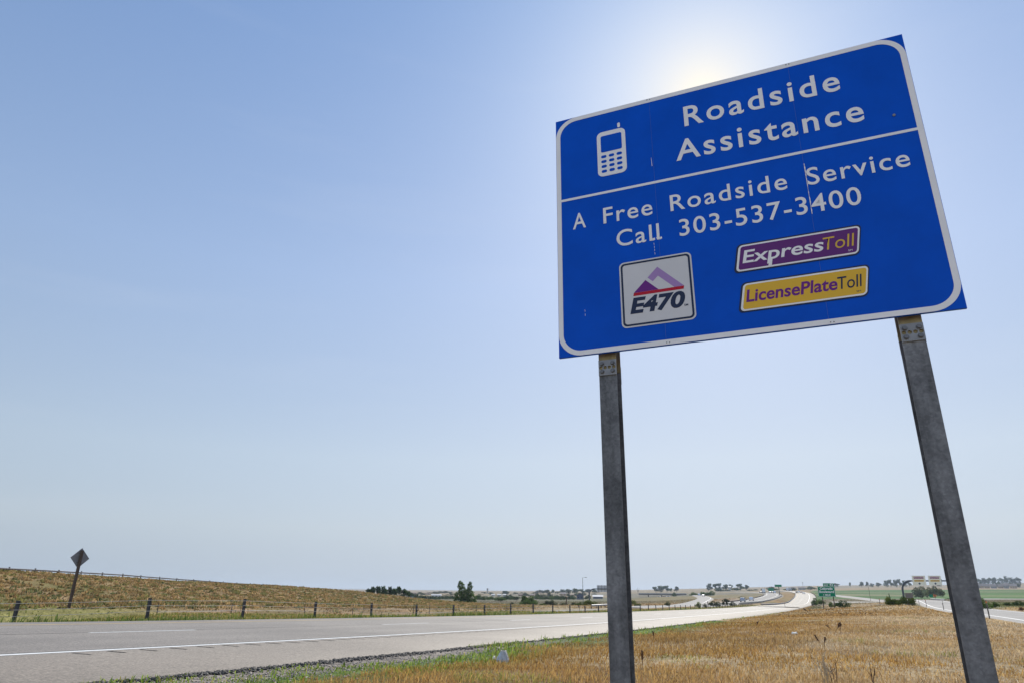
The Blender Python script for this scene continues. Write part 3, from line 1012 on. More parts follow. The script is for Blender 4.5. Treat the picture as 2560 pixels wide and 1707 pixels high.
# toll road emblem: white plate, dark inner line, mountains over a red bar
em = on_sign(plate_part(rrect(.568, 1.672, 1.189, 2.286, .045, 8), M['plate_white'], sign, 'emblem_plate', .0030))
sub(ring_part(rrect(.581, 1.685, 1.176, 2.273, .036, 8), rrect(.598, 1.702, 1.159, 2.256, .024, 8), M['navy'], em, 'inner_border', .0040))
sub(plate_part([(.899, 1.763), (1.111, 1.975), (1.029, 1.975), (.900, 1.848), (.853, 1.893), (.811, 1.851)], M['lilac'], em, 'peak', .0040))
sub(plate_part([(.791, 1.870), (.898, 1.975), (.686, 1.975)], M['deep_purple'], em, 'peak', .0040))
sub(plate_part([(.6855, 1.976), (1.111, 1.976), (1.105, 2.004), (.679, 2.004)], M['red'], em, 'base_bar', .0041))
sub(text_part('E470', .646, 1.112, 2.159, .131, M['navy'], em, bold=.0075, shear=.20, d=.0042, fit='scale'))
sub(text_part('SM', 1.099, 1.131, 2.160, .018, M['navy'], em, bold=.0004, d=.0042, fit='scale'))

# purple toll logo plate
SK = .185
ex = on_sign(plate_part(rrect(1.562, 1.684, 2.489, 1.940, .036, 8, SK), M['navy'], sign, 'logo_plate', .0030))
sub(plate_part(rrect(1.575, 1.696, 2.478, 1.928, .032, 8, SK), M['white'], ex, 'border', .0040))
sub(plate_part(rrect(1.590, 1.710, 2.463, 1.914, .020, 8, SK), M['purple'], ex, 'panel', .0050))
sub(text_part('Express', 1.590, 2.205, 1.858, .108, M['white'], ex, bold=.0024, shear=.18, d=.0060, fit='scale'))
sub(plate_part([(1.7965, 1.850), (1.822, 1.850), (1.8075, 1.920), (1.782, 1.920)], M['white'], ex, 'long_stem', .0058))
sub(text_part('Toll', 2.203, 2.428, 1.859, .108, M['gold'], ex, bold=-.0004, shear=.18, d=.0062, fit='scale'))
sub(text_part('SM', 2.368, 2.397, 1.900, .014, M['white'], ex, bold=.0, d=.0060, fit='scale'))
# yellow licence plate toll logo plate
lp = on_sign(plate_part(rrect(1.563, 2.030, 2.495, 2.288, .036, 8, SK), M['navy'], sign, 'logo_plate', .0030))
sub(plate_part(rrect(1.576, 2.042, 2.484, 2.276, .032, 8, SK), M['white'], lp, 'border', .0040))
sub(plate_part(rrect(1.590, 2.056, 2.470, 2.262, .020, 8, SK), M['yellow'], lp, 'panel', .0050))
sub(text_part('LicensePlate', 1.583, 2.254, 2.201, .100, M['deep_purple'], lp, bold=.0034, shear=.18, d=.0060, fit='scale'))
sub(text_part('Toll', 2.258, 2.428, 2.203, .100, M['navy'], lp, bold=.0006, shear=.18, d=.0062, fit='scale'))
sub(text_part('SM', 2.374, 2.404, 2.247, .014, M['navy'], lp, bold=.0, d=.0060, fit='scale'))

# rivets, a stray bolt, seams with peeled sheeting
for u, v in [(.912, .014), (.938, .016), (2.142, .016), (2.166, .016), (.933, 2.456), (.957, 2.457), (2.165, 2.457), (2.188, 2.458)]:
    mb = MB(); mb.tube([(u, -v, .0), (u, -v, .0045)], .0048, 8)
    on_sign(mb.build('rivet', M['galv'], sign))
mb = MB(); mb.tube([(2.865, -.768, .0), (2.865, -.768, .007)], .012, 6)
on_sign(mb.build('bolt_head', M['galv_light'], sign))
for u in (seams[1], seams[2]):
    mb = MB(); mb.box((u, -SH / 2, .0002), (.0018, SH - .02, .0012))
    on_sign(mb.build('seam', M['seam'], sign))
mb = MB()
vs = []
for k in range(27):                                        # cracked reflective film along the right-hand seam
    v = 1.045 + k * .0183
    w_ = random.Random(k + 50).uniform(.0012, .0065) * (.25 if k in (12, 13, 14) else 1)
    vs += [(2.157 - w_ * .3, -v, .0042), (2.1575 + w_, -v - .003, .0042)]
mb.add(vs, [(2 * k, 2 * k + 2, 2 * k + 3, 2 * k + 1) for k in range(26)])
on_sign(mb.build('peeled_film', M['white'], sign))
mb = MB(); mb.add([(.912, -.660, .0042), (.9145, -.660, .0042), (.919, -.752, .0042), (.914, -.752, .0042)], [(0, 3, 2, 1)])
on_sign(mb.build('scratch', M['white'], sign))
for k, (u, v) in enumerate([(.884, 1.530), (.885, 1.560), (.885, 1.590), (.886, 1.622), (.245, 2.06), (.246, 2.10)]):
    mb = MB(); mb.add([(u, -v, .0042), (u + .003, -v, .0042), (u + .004, -v - .022, .0042), (u + .001, -v - .020, .0042)], [(0, 3, 2, 1)])
    on_sign(mb.build('scratch', M['white'], sign))

# horizontal stiffeners on the back
for v in (.18, .86, 1.55, 2.26):
    mb = MB(); mb.box((SW / 2, -v, -.045), (SW - .1, .07, .041))
    on_sign(mb.build('stiffener', M['alu'], sign))


def sign_post(u):
    """wide-flange post: long lower length, fused splice plates, stub behind the sign"""
    fw, dp, tf, tw = .152, .152, .0095, .008
    zf0, zb0 = -.066, -.066 - dp                           # front and back flange planes
    bot = -(STL.z - sign_g) - .5
    cut = -2.600

    def hsec(mb, top, bottom):
        c, h = (top + bottom) / 2, top - bottom
        mb.box((u, c, zf0 - tf / 2), (fw, h, tf))
        mb.box((u, c, zb0 + tf / 2), (fw, h, tf))
        mb.box((u, c, (zf0 + zb0) / 2), (tw, h, dp - 2 * tf - .0006))
    mb = MB(); hsec(mb, cut - .004, bot)
    po = on_sign(mb.build('post', M['galv'], sign))
    mb = MB(); hsec(mb, -.02, cut)
    sub(mb.build('upper_stub', M['rust_stain'], po))
    for z_, sgn in ((zf0, 1), (zb0, -1)):
        top_, bt_ = (-2.522, -2.656) if sgn > 0 else (-2.545, -2.70)
        holes = [(u + dx, -2.589) for dx in (-.056, -.0185, .0185, .056)]
        mb = MB()
        z0, z1 = z_ + sgn * .0002, z_ + sgn * .0115
        # plate face with a row of round fuse holes: strips above and below plus webs between them
        hr = .0145
        xs = [u - .076]
        for hx, _ in holes:
            xs += [hx - hr, hx + hr]
        xs.append(u + .076)
        yc = -2.589 if sgn > 0 else (top_ + bt_) / 2
        for a, b in ((top_, yc + hr), (yc - hr, bt_)):
            mb.box((u, (a + b) / 2, (z0 + z1) / 2), (.152, abs(a - b), abs(z1 - z0)))
        for k in range(0, len(xs), 2):
            mb.box(((xs[k] + xs[k + 1]) / 2, yc, (z0 + z1) / 2), (xs[k + 1] - xs[k] - .0002, 2 * hr - .0002, abs(z1 - z0) - .0004))
        for hx, _ in holes:                                # fill the square corners so each hole is round
            for qx, qy in ((-1, -1), (1, -1), (1, 1), (-1, 1)):
                pts = [(hx + qx * hr, yc + qy * hr)] + [(hx + qx * hr * math.cos(R(t_)), yc + qy * hr * math.sin(R(t_))) for t_ in (0, 22.5, 45, 67.5, 90)]
                if qx * qy < 0:
                    pts = pts[::-1]
                mb.add([(x_, y_, z1 - sgn * .0004) for x_, y_ in pts] if sgn > 0 else [(x_, y_, z1 + .0004) for x_, y_ in pts[::-1]], [tuple(range(len(pts)))])
        pl = sub(mb.build('hinge_plate', M['galv_light'], po))
        for bx, by in ((-.046, top_ - .033), (.046, top_ - .033), (-.046, bt_ + .033), (.046, bt_ + .033)):
            mb = MB()
            mb.tube([(u + bx, by, z1 + sgn * .0001), (u + bx, by, z1 + sgn * .004)], .0195, 14)
            mb.tube([(u + bx, by, z1 + sgn * .004), (u + bx, by, z1 + sgn * .018)], .0150, 6)
            sub(mb.build('bolt', M['bolt_steel'], po))
    return po


sign_post(.4115)
sign_post(2.694)


# ------------------------------------------------------------------ fence, guard rails, small signs
def face_dir(d):
    return math.atan2(d[1], d[0])


FY = math.atan2(MY, MX)                                     # heading of +x when turned along the road


def z_fence(s):
    x, y = sw(s, 23.4)
    return gz(x, y)


fs = [15.1 + 4.88 * (k - 3) for k in range(53)]
fz = ground(*[np.array(v) for v in zip(*[sw(s, 23.45) for s in fs])])
fo = thing('cable_barrier', 'three strand wire rope barrier on dark posts along the grass median', 'cable barrier', (*sw(15.1, 23.45), float(fz[3])))
for s, z in zip(fs, fz):
    x, y = sw(s, 23.45)
    r_ = random.Random(int(s * 10))
    mb = MB()
    lean = Matrix.Rotation(R(r_.uniform(-2, 2)), 3, 'Y') @ Matrix.Rotation(FY + R(r_.uniform(-4, 4)), 3, 'Z')
    mb.box((0, 0, .26), (.075, .105, 1.0), lean)
    mb.box((.045, 0, .70), (.012, .012, .10), lean)
    o = mb.build('post', M['dark_post'], fo)
    o.location = Vector((x, y, float(z))) - fo.location
for h in (.68, .49, .30):
    mb = MB()
    pts = []
    for k in range(len(fs)):
        x, y = sw(fs[k], 23.45 - .07)
        pts.append(Vector((x, y, float(fz[k]) + h)) - fo.location)
        if k < len(fs) - 1:
            x2, y2 = sw(fs[k] + 2.44, 23.45 - .07)
            pts.append(Vector((x2, y2, float(fz[k] + fz[k + 1]) / 2 + h - .012)) - fo.location)
    mb.tube(pts, .0062, 5)
    mb.build('cable', M['cable'], fo)

# thin wire fence along the foot of the embankment
wf_px = [(398, 1497, 1522.5), (582, 1508, 1524), (764, 1501, 1522), (884, 1512, 1526), (1036, 1508, 1524), (1075, 1511, 1524), (1192, 1511.5, 1523), (1267, 1505, 1523), (1448, 1513, 1522.5), (1494, 1513, 1521)]
P_ = []
for px, yt, yb in wf_px:
    b = bearing(px)
    t = (29.8 + .004 * px) / math.sin(TH - b)
    P_.append((math.sin(b) * t, math.cos(b) * t, t * (ray(px, yt)[2]) + CAM_Z))
wf = thing('wire_fence', 'thin wire fence on slender rusty stakes behind the cable barrier', 'wire fence', (P_[0][0], P_[0][1], gz(P_[0][0], P_[0][1])))
for x, y, zt in P_:
    g = gz(x, y)
    mb = MB(); mb.tube([(0, 0, -.3), (0, 0, max(.55, min(zt - g, 1.25)))], .028, 5)
    o = mb.build('stake', M['wood_post'], wf); o.location = Vector((x, y, g)) - wf.location
for h in (.5, .85):
    mb = MB(); mb.tube([Vector((x, y, gz(x, y) + h)) - wf.location for x, y, _ in P_], .006, 4)
    mb.build('wire', M['cable'], wf)

# rail along the top of the embankment
rl_px = [(-45, 1417.2), (-20, 1418.5), (23, 1421), (88, 1424), (147, 1427.3), (203, 1430.5), (256, 1433.3), (307, 1436.3), (352, 1440), (399, 1443.5), (442, 1446.8), (484, 1449.5), (524, 1452.5), (558, 1455), (592, 1457.3), (626, 1459.2), (657, 1460.8), (688, 1462)]
rp = []
for px, py in rl_px:
    t = float(np.interp(px, [-45, 0, 160, 330, 500, 690], [96, 103, 119, 140, 161, 182]))
    rp.append(at(px, py, t))
er = thing('embankment_rail', 'dark pipe rail on short posts along the skyline of the embankment', 'guard rail', (rp[2].x, rp[2].y, gz(rp[2].x, rp[2].y)))
mb = MB(); mb.tube([p - er.location for p in rp], .10, 6); mb.build('rail', M['dark_post'], er)
for p in rp:
    g = gz(p.x, p.y)
    mb = MB(); mb.box((0, 0, (p.z + .22 + g - .4) / 2 - g), (.13, .13, p.z + .22 - (g - .4)))
    o = mb.build('post', M['dark_post'], er); o.location = Vector((p.x, p.y, g)) - er.location

# diamond warning sign seen from behind
t = 57.5
b0 = at(171, 1521, t); g = gz(b0.x, b0.y)
ws = thing('warning_sign', 'diamond road sign seen from behind on a leaning timber post left of the fence', 'warning sign', (b0.x, b0.y, g))
top = at(199, 1370, t); tl = top.z - g
ws.rotation_euler = (0, R(1.2), math.atan2(b0.x, b0.y) * -1 + R(24))
mb = MB(); mb.box((0, 0, (tl - .12) / 2 - .2), (.15, .17, tl + .28)); mb.build('post', M['wood_post'], ws)
mb = MB()
dz, hw_ = tl - .62, .62
mb.prism([(0, .665), (hw_, 0), (0, -.665), (-hw_, 0)], .09, .096, lambda u, v, d: (u, d, dz + v))
mb.build('diamond_panel', M['dull_back'], ws)
for q in (.3, -.3):
    mb = MB(); mb.box((0, .0885, dz + q), (.34, .003, .05)); mb.build('bracket', M['galv'], ws)


def text_mesh(body, width, height, material, parent, name='lettering', bold=0.0):
    """upright lettering facing -y, centred on x, baseline at z = 0"""
    o = text_part(body, -width / 2, width / 2, 0, height, material, parent, name, bold=bold, d=0.0, fit='track')
    o.matrix_local = Matrix.Rotation(math.pi / 2, 4, 'X')
    return o


def put(o, x, y, z):
    o.matrix_local = Matrix.Translation((x, y, z)) @ Matrix.Rotation(math.pi / 2, 4, 'X')
    return o


def toward_cam(p, extra=0.0):
    """rotation about z that turns a -y face to the camera"""
    return math.atan2(p.x, p.y) * -1 + extra


# green exit sign
t = 160
A, B = at(2047, 1491, t), at(2089.6, 1491, t)
c0 = (A + B) / 2; g = gz(c0.x, c0.y)
wd = (B - A).length * 1.02
hgt = (at(2068, 1464.8, t).z - at(2068, 1491, t).z)
ex_s = thing('exit_sign', 'green exit sign for Colorado Boulevard standing in the brown weeds', 'highway sign', (c0.x, c0.y, g), toward_cam(c0, R(-3)))
zb = c0.z - g
mb = MB(); mb.box((0, 0, zb + hgt / 2), (wd, .03, hgt)); mb.build('panel', M['green'], ex_s)
tabh = at(2072, 1456.8, t).z - at(2072, 1464.6, t).z
mb = MB(); mb.box((wd * .16, 0, zb + hgt + tabh / 2 + .01), (wd * .62, .03, tabh)); mb.build('exit_tab', M['green'], ex_s)
d = .004
for x0, x1, z0, z1 in ((-wd / 2, wd / 2, zb, zb + hgt),):
    mb = MB()
    o_, i_ = rrect(x0 + .03, -z1 + .03, x1 - .03, -z0 - .03, .25, 6), rrect(x0 + .085, -z1 + .085, x1 - .085, -z0 - .085, .2, 6)
    n = len(o_)
    mb.add([(u, -.018, -v) for u, v in o_] + [(u, -.018, -v) for u, v in i_], [(i, (i + 1) % n, n + (i + 1) % n, n + i) for i in range(n)])
    mb.build('border', M['white'], ex_s)
put(text_mesh('Colorado', wd * .74, .42, M['white'], ex_s, bold=.022), 0, -.02, zb + hgt * .695)
put(text_mesh('Boulevard', wd * .84, .42, M['white'], ex_s, bold=.022), 0, -.02, zb + hgt * .395)
put(text_mesh('1 MILE', wd * .40, .30, M['white'], ex_s, bold=.016), 0, -.02, zb + hgt * .115)
put(text_mesh('EXIT', wd * .24, .24, M['white'], ex_s, bold=.012), wd * .03, -.02, zb + hgt + tabh * .22)
put(text_mesh('43', wd * .19, .40, M['white'], ex_s, bold=.02), wd * .32, -.02, zb + hgt + tabh * .22)
for px in (2057, 2084.5):
    q = at(px, 1500, t)
    loc = Matrix.Rotation(-ex_s.rotation_euler.z, 3, 'Z') @ (Vector((q.x, q.y, 0)) - Vector((c0.x, c0.y, 0)))
    mb = MB(); mb.box((loc.x, .13, zb / 2 + .6), (.17, .15, zb + 2.2)); mb.build('post', M['wood_post'], ex_s)


# overhead toll signs on a curved mast arm
def mast_arm(name, label, px_pole, y_arm, px_end, t, grp=None):
    q = at(px_pole, y_arm, t); e = at(px_end, y_arm + (px_end - px_pole) * .011, t)
    g = gz(q.x, q.y)
    h = q.z - g
    o = thing(name, label, 'overhead sign', (q.x, q.y, g), math.atan2(e.y - q.y, e.x - q.x), grp)
    L = math.hypot(e.x - q.x, e.y - q.y)
    rr = min(2.6, h * .4)
    pts = [(0, 0, -.4), (0, 0, h - rr)] + [(rr - rr * math.cos(a), 0, h - rr + rr * math.sin(a)) for a in np.radians([15, 30, 45, 60, 75, 90])]
    mb = MB(); mb.tube(pts, .24, 10); mb.build('mast', M['rail'] if grp else M['galv'], o)
    mb = MB(); mb.tube([(rr, 0, h), (L, 0, h)], .17, 10); mb.build('arm', M['rail'] if grp else M['galv'], o)
    mb = MB(); mb.box((0, 0, -.1), (.9, .9, .4)); mb.build('footing', M['concrete'], o)
    return o, h, q


def px_local(o, px, py, t):
    q = at(px, py, t)
    v = Matrix.Rotation(-o.rotation_euler.z, 3, 'Z') @ (q - o.location)
    return v


M['galv_dark'] = mat('dark_weathered_steel', (.06, .07, .085), .6, .2, var=.2, scale=2)
M['cream'] = mat('pale_sign_face', (.85, .77, .61), .5)
t = 215
tg, h, _ = mast_arm('toll_gantry', 'curved mast arm carrying two pale toll lane signs beside the slip road', 2252.5, 1450.8, 2392, t)
for ch in tg.children:
    if ch.name.startswith(('mast', 'arm')):
        ch.data.materials[0] = M['galv_dark']
for pl, pr in ((2283, 2316.5), (2323.5, 2355.5)):
    a, b = px_local(tg, pl, 1461, t), px_local(tg, pr, 1461, t)
    zt, zb_ = px_local(tg, (pl + pr) / 2, 1438, t).z, px_local(tg, (pl + pr) / 2, 1462, t).z
    w_, hh, cx = b.x - a.x, zt - zb_, (a.x + b.x) / 2
    mb = MB(); mb.box((cx, -.35, (zt + zb_) / 2), (w_, .06, hh), None)
    mb.box((cx - w_ * .3, -.21, h), (.1, .22, hh * .8)); mb.box((cx + w_ * .3, -.21, h), (.1, .22, hh * .8))
    sp = mb.build('sign_panel', M['cream'], tg)
    sp.rotation_euler = (0, 0, 0)
    mb = MB(); mb.box((cx, -.385, zb_ + hh * .79), (w_ * .72, .008, hh * .22)); mb.build('purple_plate', M['maroon'], sp)
    mb = MB(); mb.box((cx, -.385, zb_ + hh * .47), (w_ * .72, .008, hh * .17)); mb.build('yellow_plate', M['yellow'], sp)
    put(text_mesh('ExpressToll', w_ * .64, hh * .10, M['white'], sp, bold=.012), cx, -.392, zb_ + hh * .745)
    put(text_mesh('LicensePlateToll', w_ * .66, hh * .075, M['deep_purple'], sp, bold=.006), cx, -.392, zb_ + hh * .435)
    mb = MB()
    az_ = zb_ + hh * .17
    q_ = w_ * .1
    mb.add([(cx + x_ * q_, -.386, az_ + z_ * q_) for x_, z_ in ((0, -1.0), (1.15, .35), (.45, .15), (.45, .8), (-.45, .8), (-.45, .15), (-1.15, .35))], [(0, 1, 2, 3, 4, 5, 6)])
    mb.build('arrow', M['navy'], sp)

t = 300
ob, h, _ = mast_arm('overhead_sign_back', 'overhead sign seen from behind on a curved arm left of the big sign post', 1472.5, 1470.6, 1546, t, 'x')
del ob['group']
for ch in ob.children:
    ch.data.materials[0] = M['galv_dark'] if not ch.name.startswith('footing') else M['concrete']
a, b = px_local(ob, 1492.3, 1470, t), px_local(ob, 1540, 1470, t)
zt, zb_ = px_local(ob, 1515, 1462, t).z, px_local(ob, 1515, 1478.5, t).z
mb = MB(); mb.box(((a.x + b.x) / 2, .32, (zt + zb_) / 2), (b.x - a.x, .05, zt - zb_)); mb.build('sign_panel', M['alu'], ob)
mb = MB()
for k in range(6):
    mb.box((a.x + (b.x - a.x) * (k + .5) / 6, .24, (zt + zb_) / 2), (.12, .1, zt - zb_ - .02))
mb.build('stiffener_bars', M['galv_dark'], ob)


def guard_rail(name, label, pts, z_off=.62, n_post=None, mat_=None, thick=.32, step=3.81):
    """W-beam on posts following ground points"""
    P = [Vector((x, y, gz(x, y))) for x, y in pts]
    o = thing(name, label, 'guard rail', P[0])
    q = np.array([tuple(p) for p in P])
    q, _ = resample(smooth_path(q, 2.0), 2.0)
    d, n = frames(q)
    mb = MB()
    prof = [(-.0, -.5), (.08, -.36), (.08, -.2), (-.0, -.06), (-.0, .06), (.08, .2), (.08, .36), (.0, .5)]
    vs = []
    for i in range(len(q)):
        for du, dv in prof:
            vs.append((q[i, 0] - n[i, 0] * (du + .08) - o.location.x, q[i, 1] - n[i, 1] * (du + .08) - o.location.y, q[i, 2] + z_off + dv * thick - o.location.z))
    k = len(prof)
    mb.add(vs, [(i * k + j, i * k + j + 1, (i + 1) * k + j + 1, (i + 1) * k + j) for i in range(len(q) - 1) for j in range(k - 1)])
    mb.build('rail', mat_ or M['alu'], o)
    for i in range(0, len(q), max(1, int(step / 2.0))):
        mb = MB(); mb.box((0, 0, z_off / 2 - .1), (.15, .15, z_off + .5))
        p = mb.build('post', M['wood_post'], o); p.location = Vector(q[i]) - o.location
    return o


def hw_side(t_lo, t_hi, side, extra, step=12):
    d, n = frames(HW)
    tt = np.hypot(HW[:, 0], HW[:, 1])
    k = [i for i in range(len(HW)) if HWs[i] > 60 and t_lo <= tt[i] <= t_hi]
    k = k[::int(step / .6)]
    return [tuple(HW[i, :2] + n[i] * (half + extra) * side) for i in k]


def path_side(path, t_lo, t_hi, o_):
    d, n = frames(path)
    tt = np.hypot(path[:, 0], path[:, 1])
    k = [i for i in range(len(path)) if t_lo <= tt[i] <= t_hi and path[i, 1] > 0 and path[i, 0] > 20]
    return [tuple(path[i, :2] + n[i] * o_) for i in k[::4]]


gl = hw_side(262, 640, 1, .5)
a = at(1903, 1513.5, 262)
guard_rail('median_guard_rail', 'pale steel guard rail on the left edge of the right carriageway, flaring into the median', [(a.x, a.y)] + gl[1:])
guard_rail('verge_guard_rail', 'dark steel guard rail on the right edge of the highway by the exit sign', hw_side(318, 690, -1, .5), mat_=M['rail'])
guard_rail('median_parapet', 'grey parapet rail on the right edge of the far carriageway', path_side(OP, 268, 640, -6.2), mat_=M['concrete'], thick=.55, z_off=.5)
guard_rail('outer_guard_rail', 'dark guard rail on the left edge of the far carriageway behind two oncoming cars', path_side(OP, 325, 620, 6.2), mat_=M['rail'])
sl = [at(*q) for q in [(1478, 1509.2, 150), (1492, 1508.8, 152), (1506, 1508.4, 154), (1524, 1508.0, 158), (1545, 1507.7, 163)]]
guard_rail('track_guard_rail', 'short bright guard rail left of the big sign post beyond the fence', [(p.x, p.y) for p in sl])


def delineator(px, yb, t, h, label, m1=M['rail'], w=.09):
    q = at(px, yb, t); g = gz(q.x, q.y)
    o = thing('delineator', label, 'delineator post', (q.x, q.y, g), toward_cam(q), 'delineator posts along the roads')
    mb = MB(); mb.box((0, 0, h / 2 - .1), (w, .05, h + .2)); mb.build('post', m1, o)
    mb = MB(); mb.box((0, -.03, h - .14), (w * 1.05, .008, .14)); mb.build('reflector', M['orange'] if h > 1.25 else M['cream'], o)
    return o


for px, yb, t, h, lb in [(2474, 1544, 67, 1.32, 'tall rusty delineator post with orange cap beside the slip road, right of the big post'),
                         (2360, 1525, 119, 1.25, 'slim grey delineator just left of the right sign post'),
                         (2316.5, 1515.5, 158, 1.3, 'slim grey delineator in the grass where the slip road begins'),
                         (2298.5, 1511, 185, 1.2, 'faint delineator stub right of the junipers'),
                         (2271, 1511.5, 140, 1.15, 'small pale marker post in front of the junipers'),
                         (2200.5, 1512, 140, 1.3, 'dark marker post left of the junipers by the rocky bank'),
                         (1963, 1519, 215, 1.5, 'lone marker post on the verge where the highway starts to bend')]:
    delineator(px, yb, t, h, lb)

# far green signs
for px0, px1, y0, y1, yb, t, lb in [(1937.5, 1955, 1460.3, 1465.8, 1483, 560, 'small green guide sign on a tall post between the two far carriageways')]:
    a, b = at(px0, y1, t), at(px1, y1, t); c = (a + b) / 2
    pole = at((px0 + px1) / 2 + 1.0, 1470, t); g = gz(pole.x, pole.y)
    o = thing('guide_sign', lb, 'highway sign', (pole.x, pole.y, g), toward_cam(c))
    hh = at(px0, y0, t).z - a.z
    mb = MB(); mb.box((-.3, -.15, a.z - g + hh / 2), ((b - a).length, .1, hh)); mb.build('panel', M['green'], o)
    mb = MB(); mb.box((0, 0, (a.z - g) / 2), (.45, .3, a.z - g + .6)); mb.build('post', M['galv_dark'], o)
t = 700
a, b = at(1921, 1475.8, t), at(1935, 1475.8, t); c = (a + b) / 2; g = gz(c.x, c.y)
o = thing('guide_sign', 'low green guide sign among far oncoming traffic, left of the tall sign', 'highway sign', (c.x, c.y, g), toward_cam(c))
mb = MB(); mb.box((0, 0, a.z - g + 1.1), ((b - a).length, .1, 2.4)); mb.build('panel', M['green'], o)
for sx in (-1, 1):
    mb = MB(); mb.box((sx * 1.6, .15, (a.z - g) / 2), (.2, .2, max(.4, a.z - g) + 1)); mb.build('post', M['galv_dark'], o)
t = 330
a = at(2329, 1493, t); g = gz(a.x, a.y)
o = thing('guide_sign', 'little green sign beyond the slip road under the toll signs', 'highway sign', (a.x, a.y, g), toward_cam(a))
mb = MB(); mb.box((0, 0, a.z - g + .7), (1.25, .06, 1.0)); mb.build('panel', M['green'], o)
mb = MB(); mb.box((0, .07, (a.z - g) / 2), (.1, .08, abs(a.z - g) + .8)); mb.build('post', M['galv_dark'], o)
a = at(2337, 1490, t); g = gz(a.x, a.y)
o = thing('work_sign', 'orange diamond sign next to the little green sign', 'warning sign', (a.x, a.y, g), toward_cam(a))
mb = MB(); mb.prism([(0, .75), (.75, 0), (0, -.75), (-.75, 0)], 0, .03, lambda u, v, d_: (u, d_, a.z - g + .3 + v)); mb.build('diamond_panel', M['orange'], o)
mb = MB(); mb.box((0, .08, (a.z - g) / 2), (.1, .08, abs(a.z - g) + .8)); mb.build('post', M['galv_dark'], o)
bl = [at(*q) for q in [(2328, 1500, 300), (2340, 1501, 290), (2352, 1502, 280), (2364, 1503, 272)]]
guard_rail('slip_road_rail', 'pale guard rail across the slip road below the toll signs', [(p.x, p.y) for p in bl])

# ------------------------------------------------------------------ vegetation
def crown_mesh(name, seed, lobes, n, leaf, flat=1.0):
    """leaf clumps scattered through several lobes, in a unit box: base z = 0, top z = 1, width about 1"""
    r_ = np.random.default_rng(seed)
    V, sizes = [], []
    w = np.array([l[3] * l[4] for l in lobes]); w = w / w.sum()
    for (cx, cy, cz_, rr, rz), k in zip(lobes, r_.multinomial(n, w)):
        u = r_.normal(size=(k, 3)); u /= np.linalg.norm(u, axis=1)[:, None]
        rad = r_.uniform(.35, 1, k) ** .6 * (1 + .22 * np.sin(u[:, 0] * 5 + seed) * np.sin(u[:, 2] * 6 + seed * 2))
        c = np.stack([cx + u[:, 0] * rad * rr, cy + u[:, 1] * rad * rr, cz_ + u[:, 2] * rad * rz], 1)
        a = r_.normal(size=(k, 3)); a /= np.linalg.norm(a, axis=1)[:, None]
        b = np.cross(a, r_.normal(size=(k, 3))); b /= np.linalg.norm(b, axis=1)[:, None]
        s_ = (leaf * r_.uniform(.55, 1.4, k))[:, None]
        b2 = b * r_.uniform(.45, .9, k)[:, None]
        b2[:, 2] *= flat
        V.append(np.stack([c - a * s_, c + b2 * s_ * .9, c + a * s_, c - b2 * s_ * .7], 1).reshape(-1, 3))
    V = np.concatenate(V)
    V[:, 2] = np.maximum(V[:, 2], 0.0)
    return np_mesh(name, V, np.arange(len(V)), np.full(len(V) // 4, 4))


def trunk_mesh(name, seed, lobes, h0, rad=.03):
    r_ = random.Random(seed)
    mb = MB()
    mb.tube([(0, 0, -.06), (0, 0, h0 * .6), (r_.uniform(-.02, .02), 0, h0)], [rad * 1.3, rad, rad * .8], 7)
    for cx, cy, cz_, rr, rz in lobes:
        mb.tube([(0, 0, h0 * .85), (cx * .55, cy * .55, (h0 + cz_) / 2), (cx, cy, cz_ + rz * .4)], [rad * .6, rad * .38, rad * .12], 5)
    me = bpy.data.meshes.new(name)
    me.from_pydata(mb.v, [], mb.f); me.update()
    me.materials.append(M['bark'])
    return me


def lobes_round(seed, n=8, lo=.30, hi=.82, spread=.31, r=.21):
    q = random.Random(seed)
    L = [(q.uniform(-spread, spread), q.uniform(-spread, spread), q.uniform(lo, hi), r * q.uniform(.75, 1.25), r * q.uniform(.7, 1.0)) for _ in range(n)]
    L.append((0, 0, .78, r, r * .95))
    return L


PROTO = {}
for k in range(5):
    L = lobes_round(100 + k, 7 + k % 3)
    PROTO['round', k] = (crown_mesh('crown', 200 + k, L, 1500, .045), trunk_mesh('trunk', k, L, .30))
for k in range(3):
    L = lobes_round(130 + k, 8, .22, .85, .27, .20)
    PROTO['tall', k] = (crown_mesh('crown', 230 + k, L, 1500, .042), trunk_mesh('trunk', k + 9, L, .22))
for k in range(3):
    L = lobes_round(150 + k, 6, .25, .62, .36, .26)
    PROTO['bush', k] = (crown_mesh('foliage', 250 + k, L, 1500, .045), None)
for k in range(3):
    q = random.Random(k)
    L = [(q.uniform(-.36, .36), q.uniform(-.3, .3), q.uniform(.25, .62), q.uniform(.16, .24), q.uniform(.24, .34)) for _ in range(8)]
    PROTO['juniper', k] = (crown_mesh('foliage', 270 + k, L, 3800, .026), None)
L = [(-.17, 0, .80, .15, .17), (-.10, .05, .62, .19, .17), (.20, 0, .74, .12, .18), (.17, .03, .52, .19, .18), (-.24, 0, .38, .22, .20), (.03, .05, .36, .25, .20), (.27, 0, .30, .22, .20), (-.30, 0, .20, .19, .15), (.34, 0, .17, .16, .13), (0, 0, .2, .24, .18), (-.2, 0, .92, .08, .08), (.22, 0, .90, .06, .08)]
PROTO['twin', 0] = (crown_mesh('crown', 299, L, 8500, .022), trunk_mesh('trunk', 99, L, .24, .02))
PROTO['dead', 0] = (None, trunk_mesh('branches', 77, [(-.35, 0, .75, .1, .2), (.35, .1, .8, .1, .2), (.1, -.2, .9, .1, .1), (-.15, .2, .95, .1, .05), (.4, 0, .55, .1, .1)], .35, .04))
_first = {}


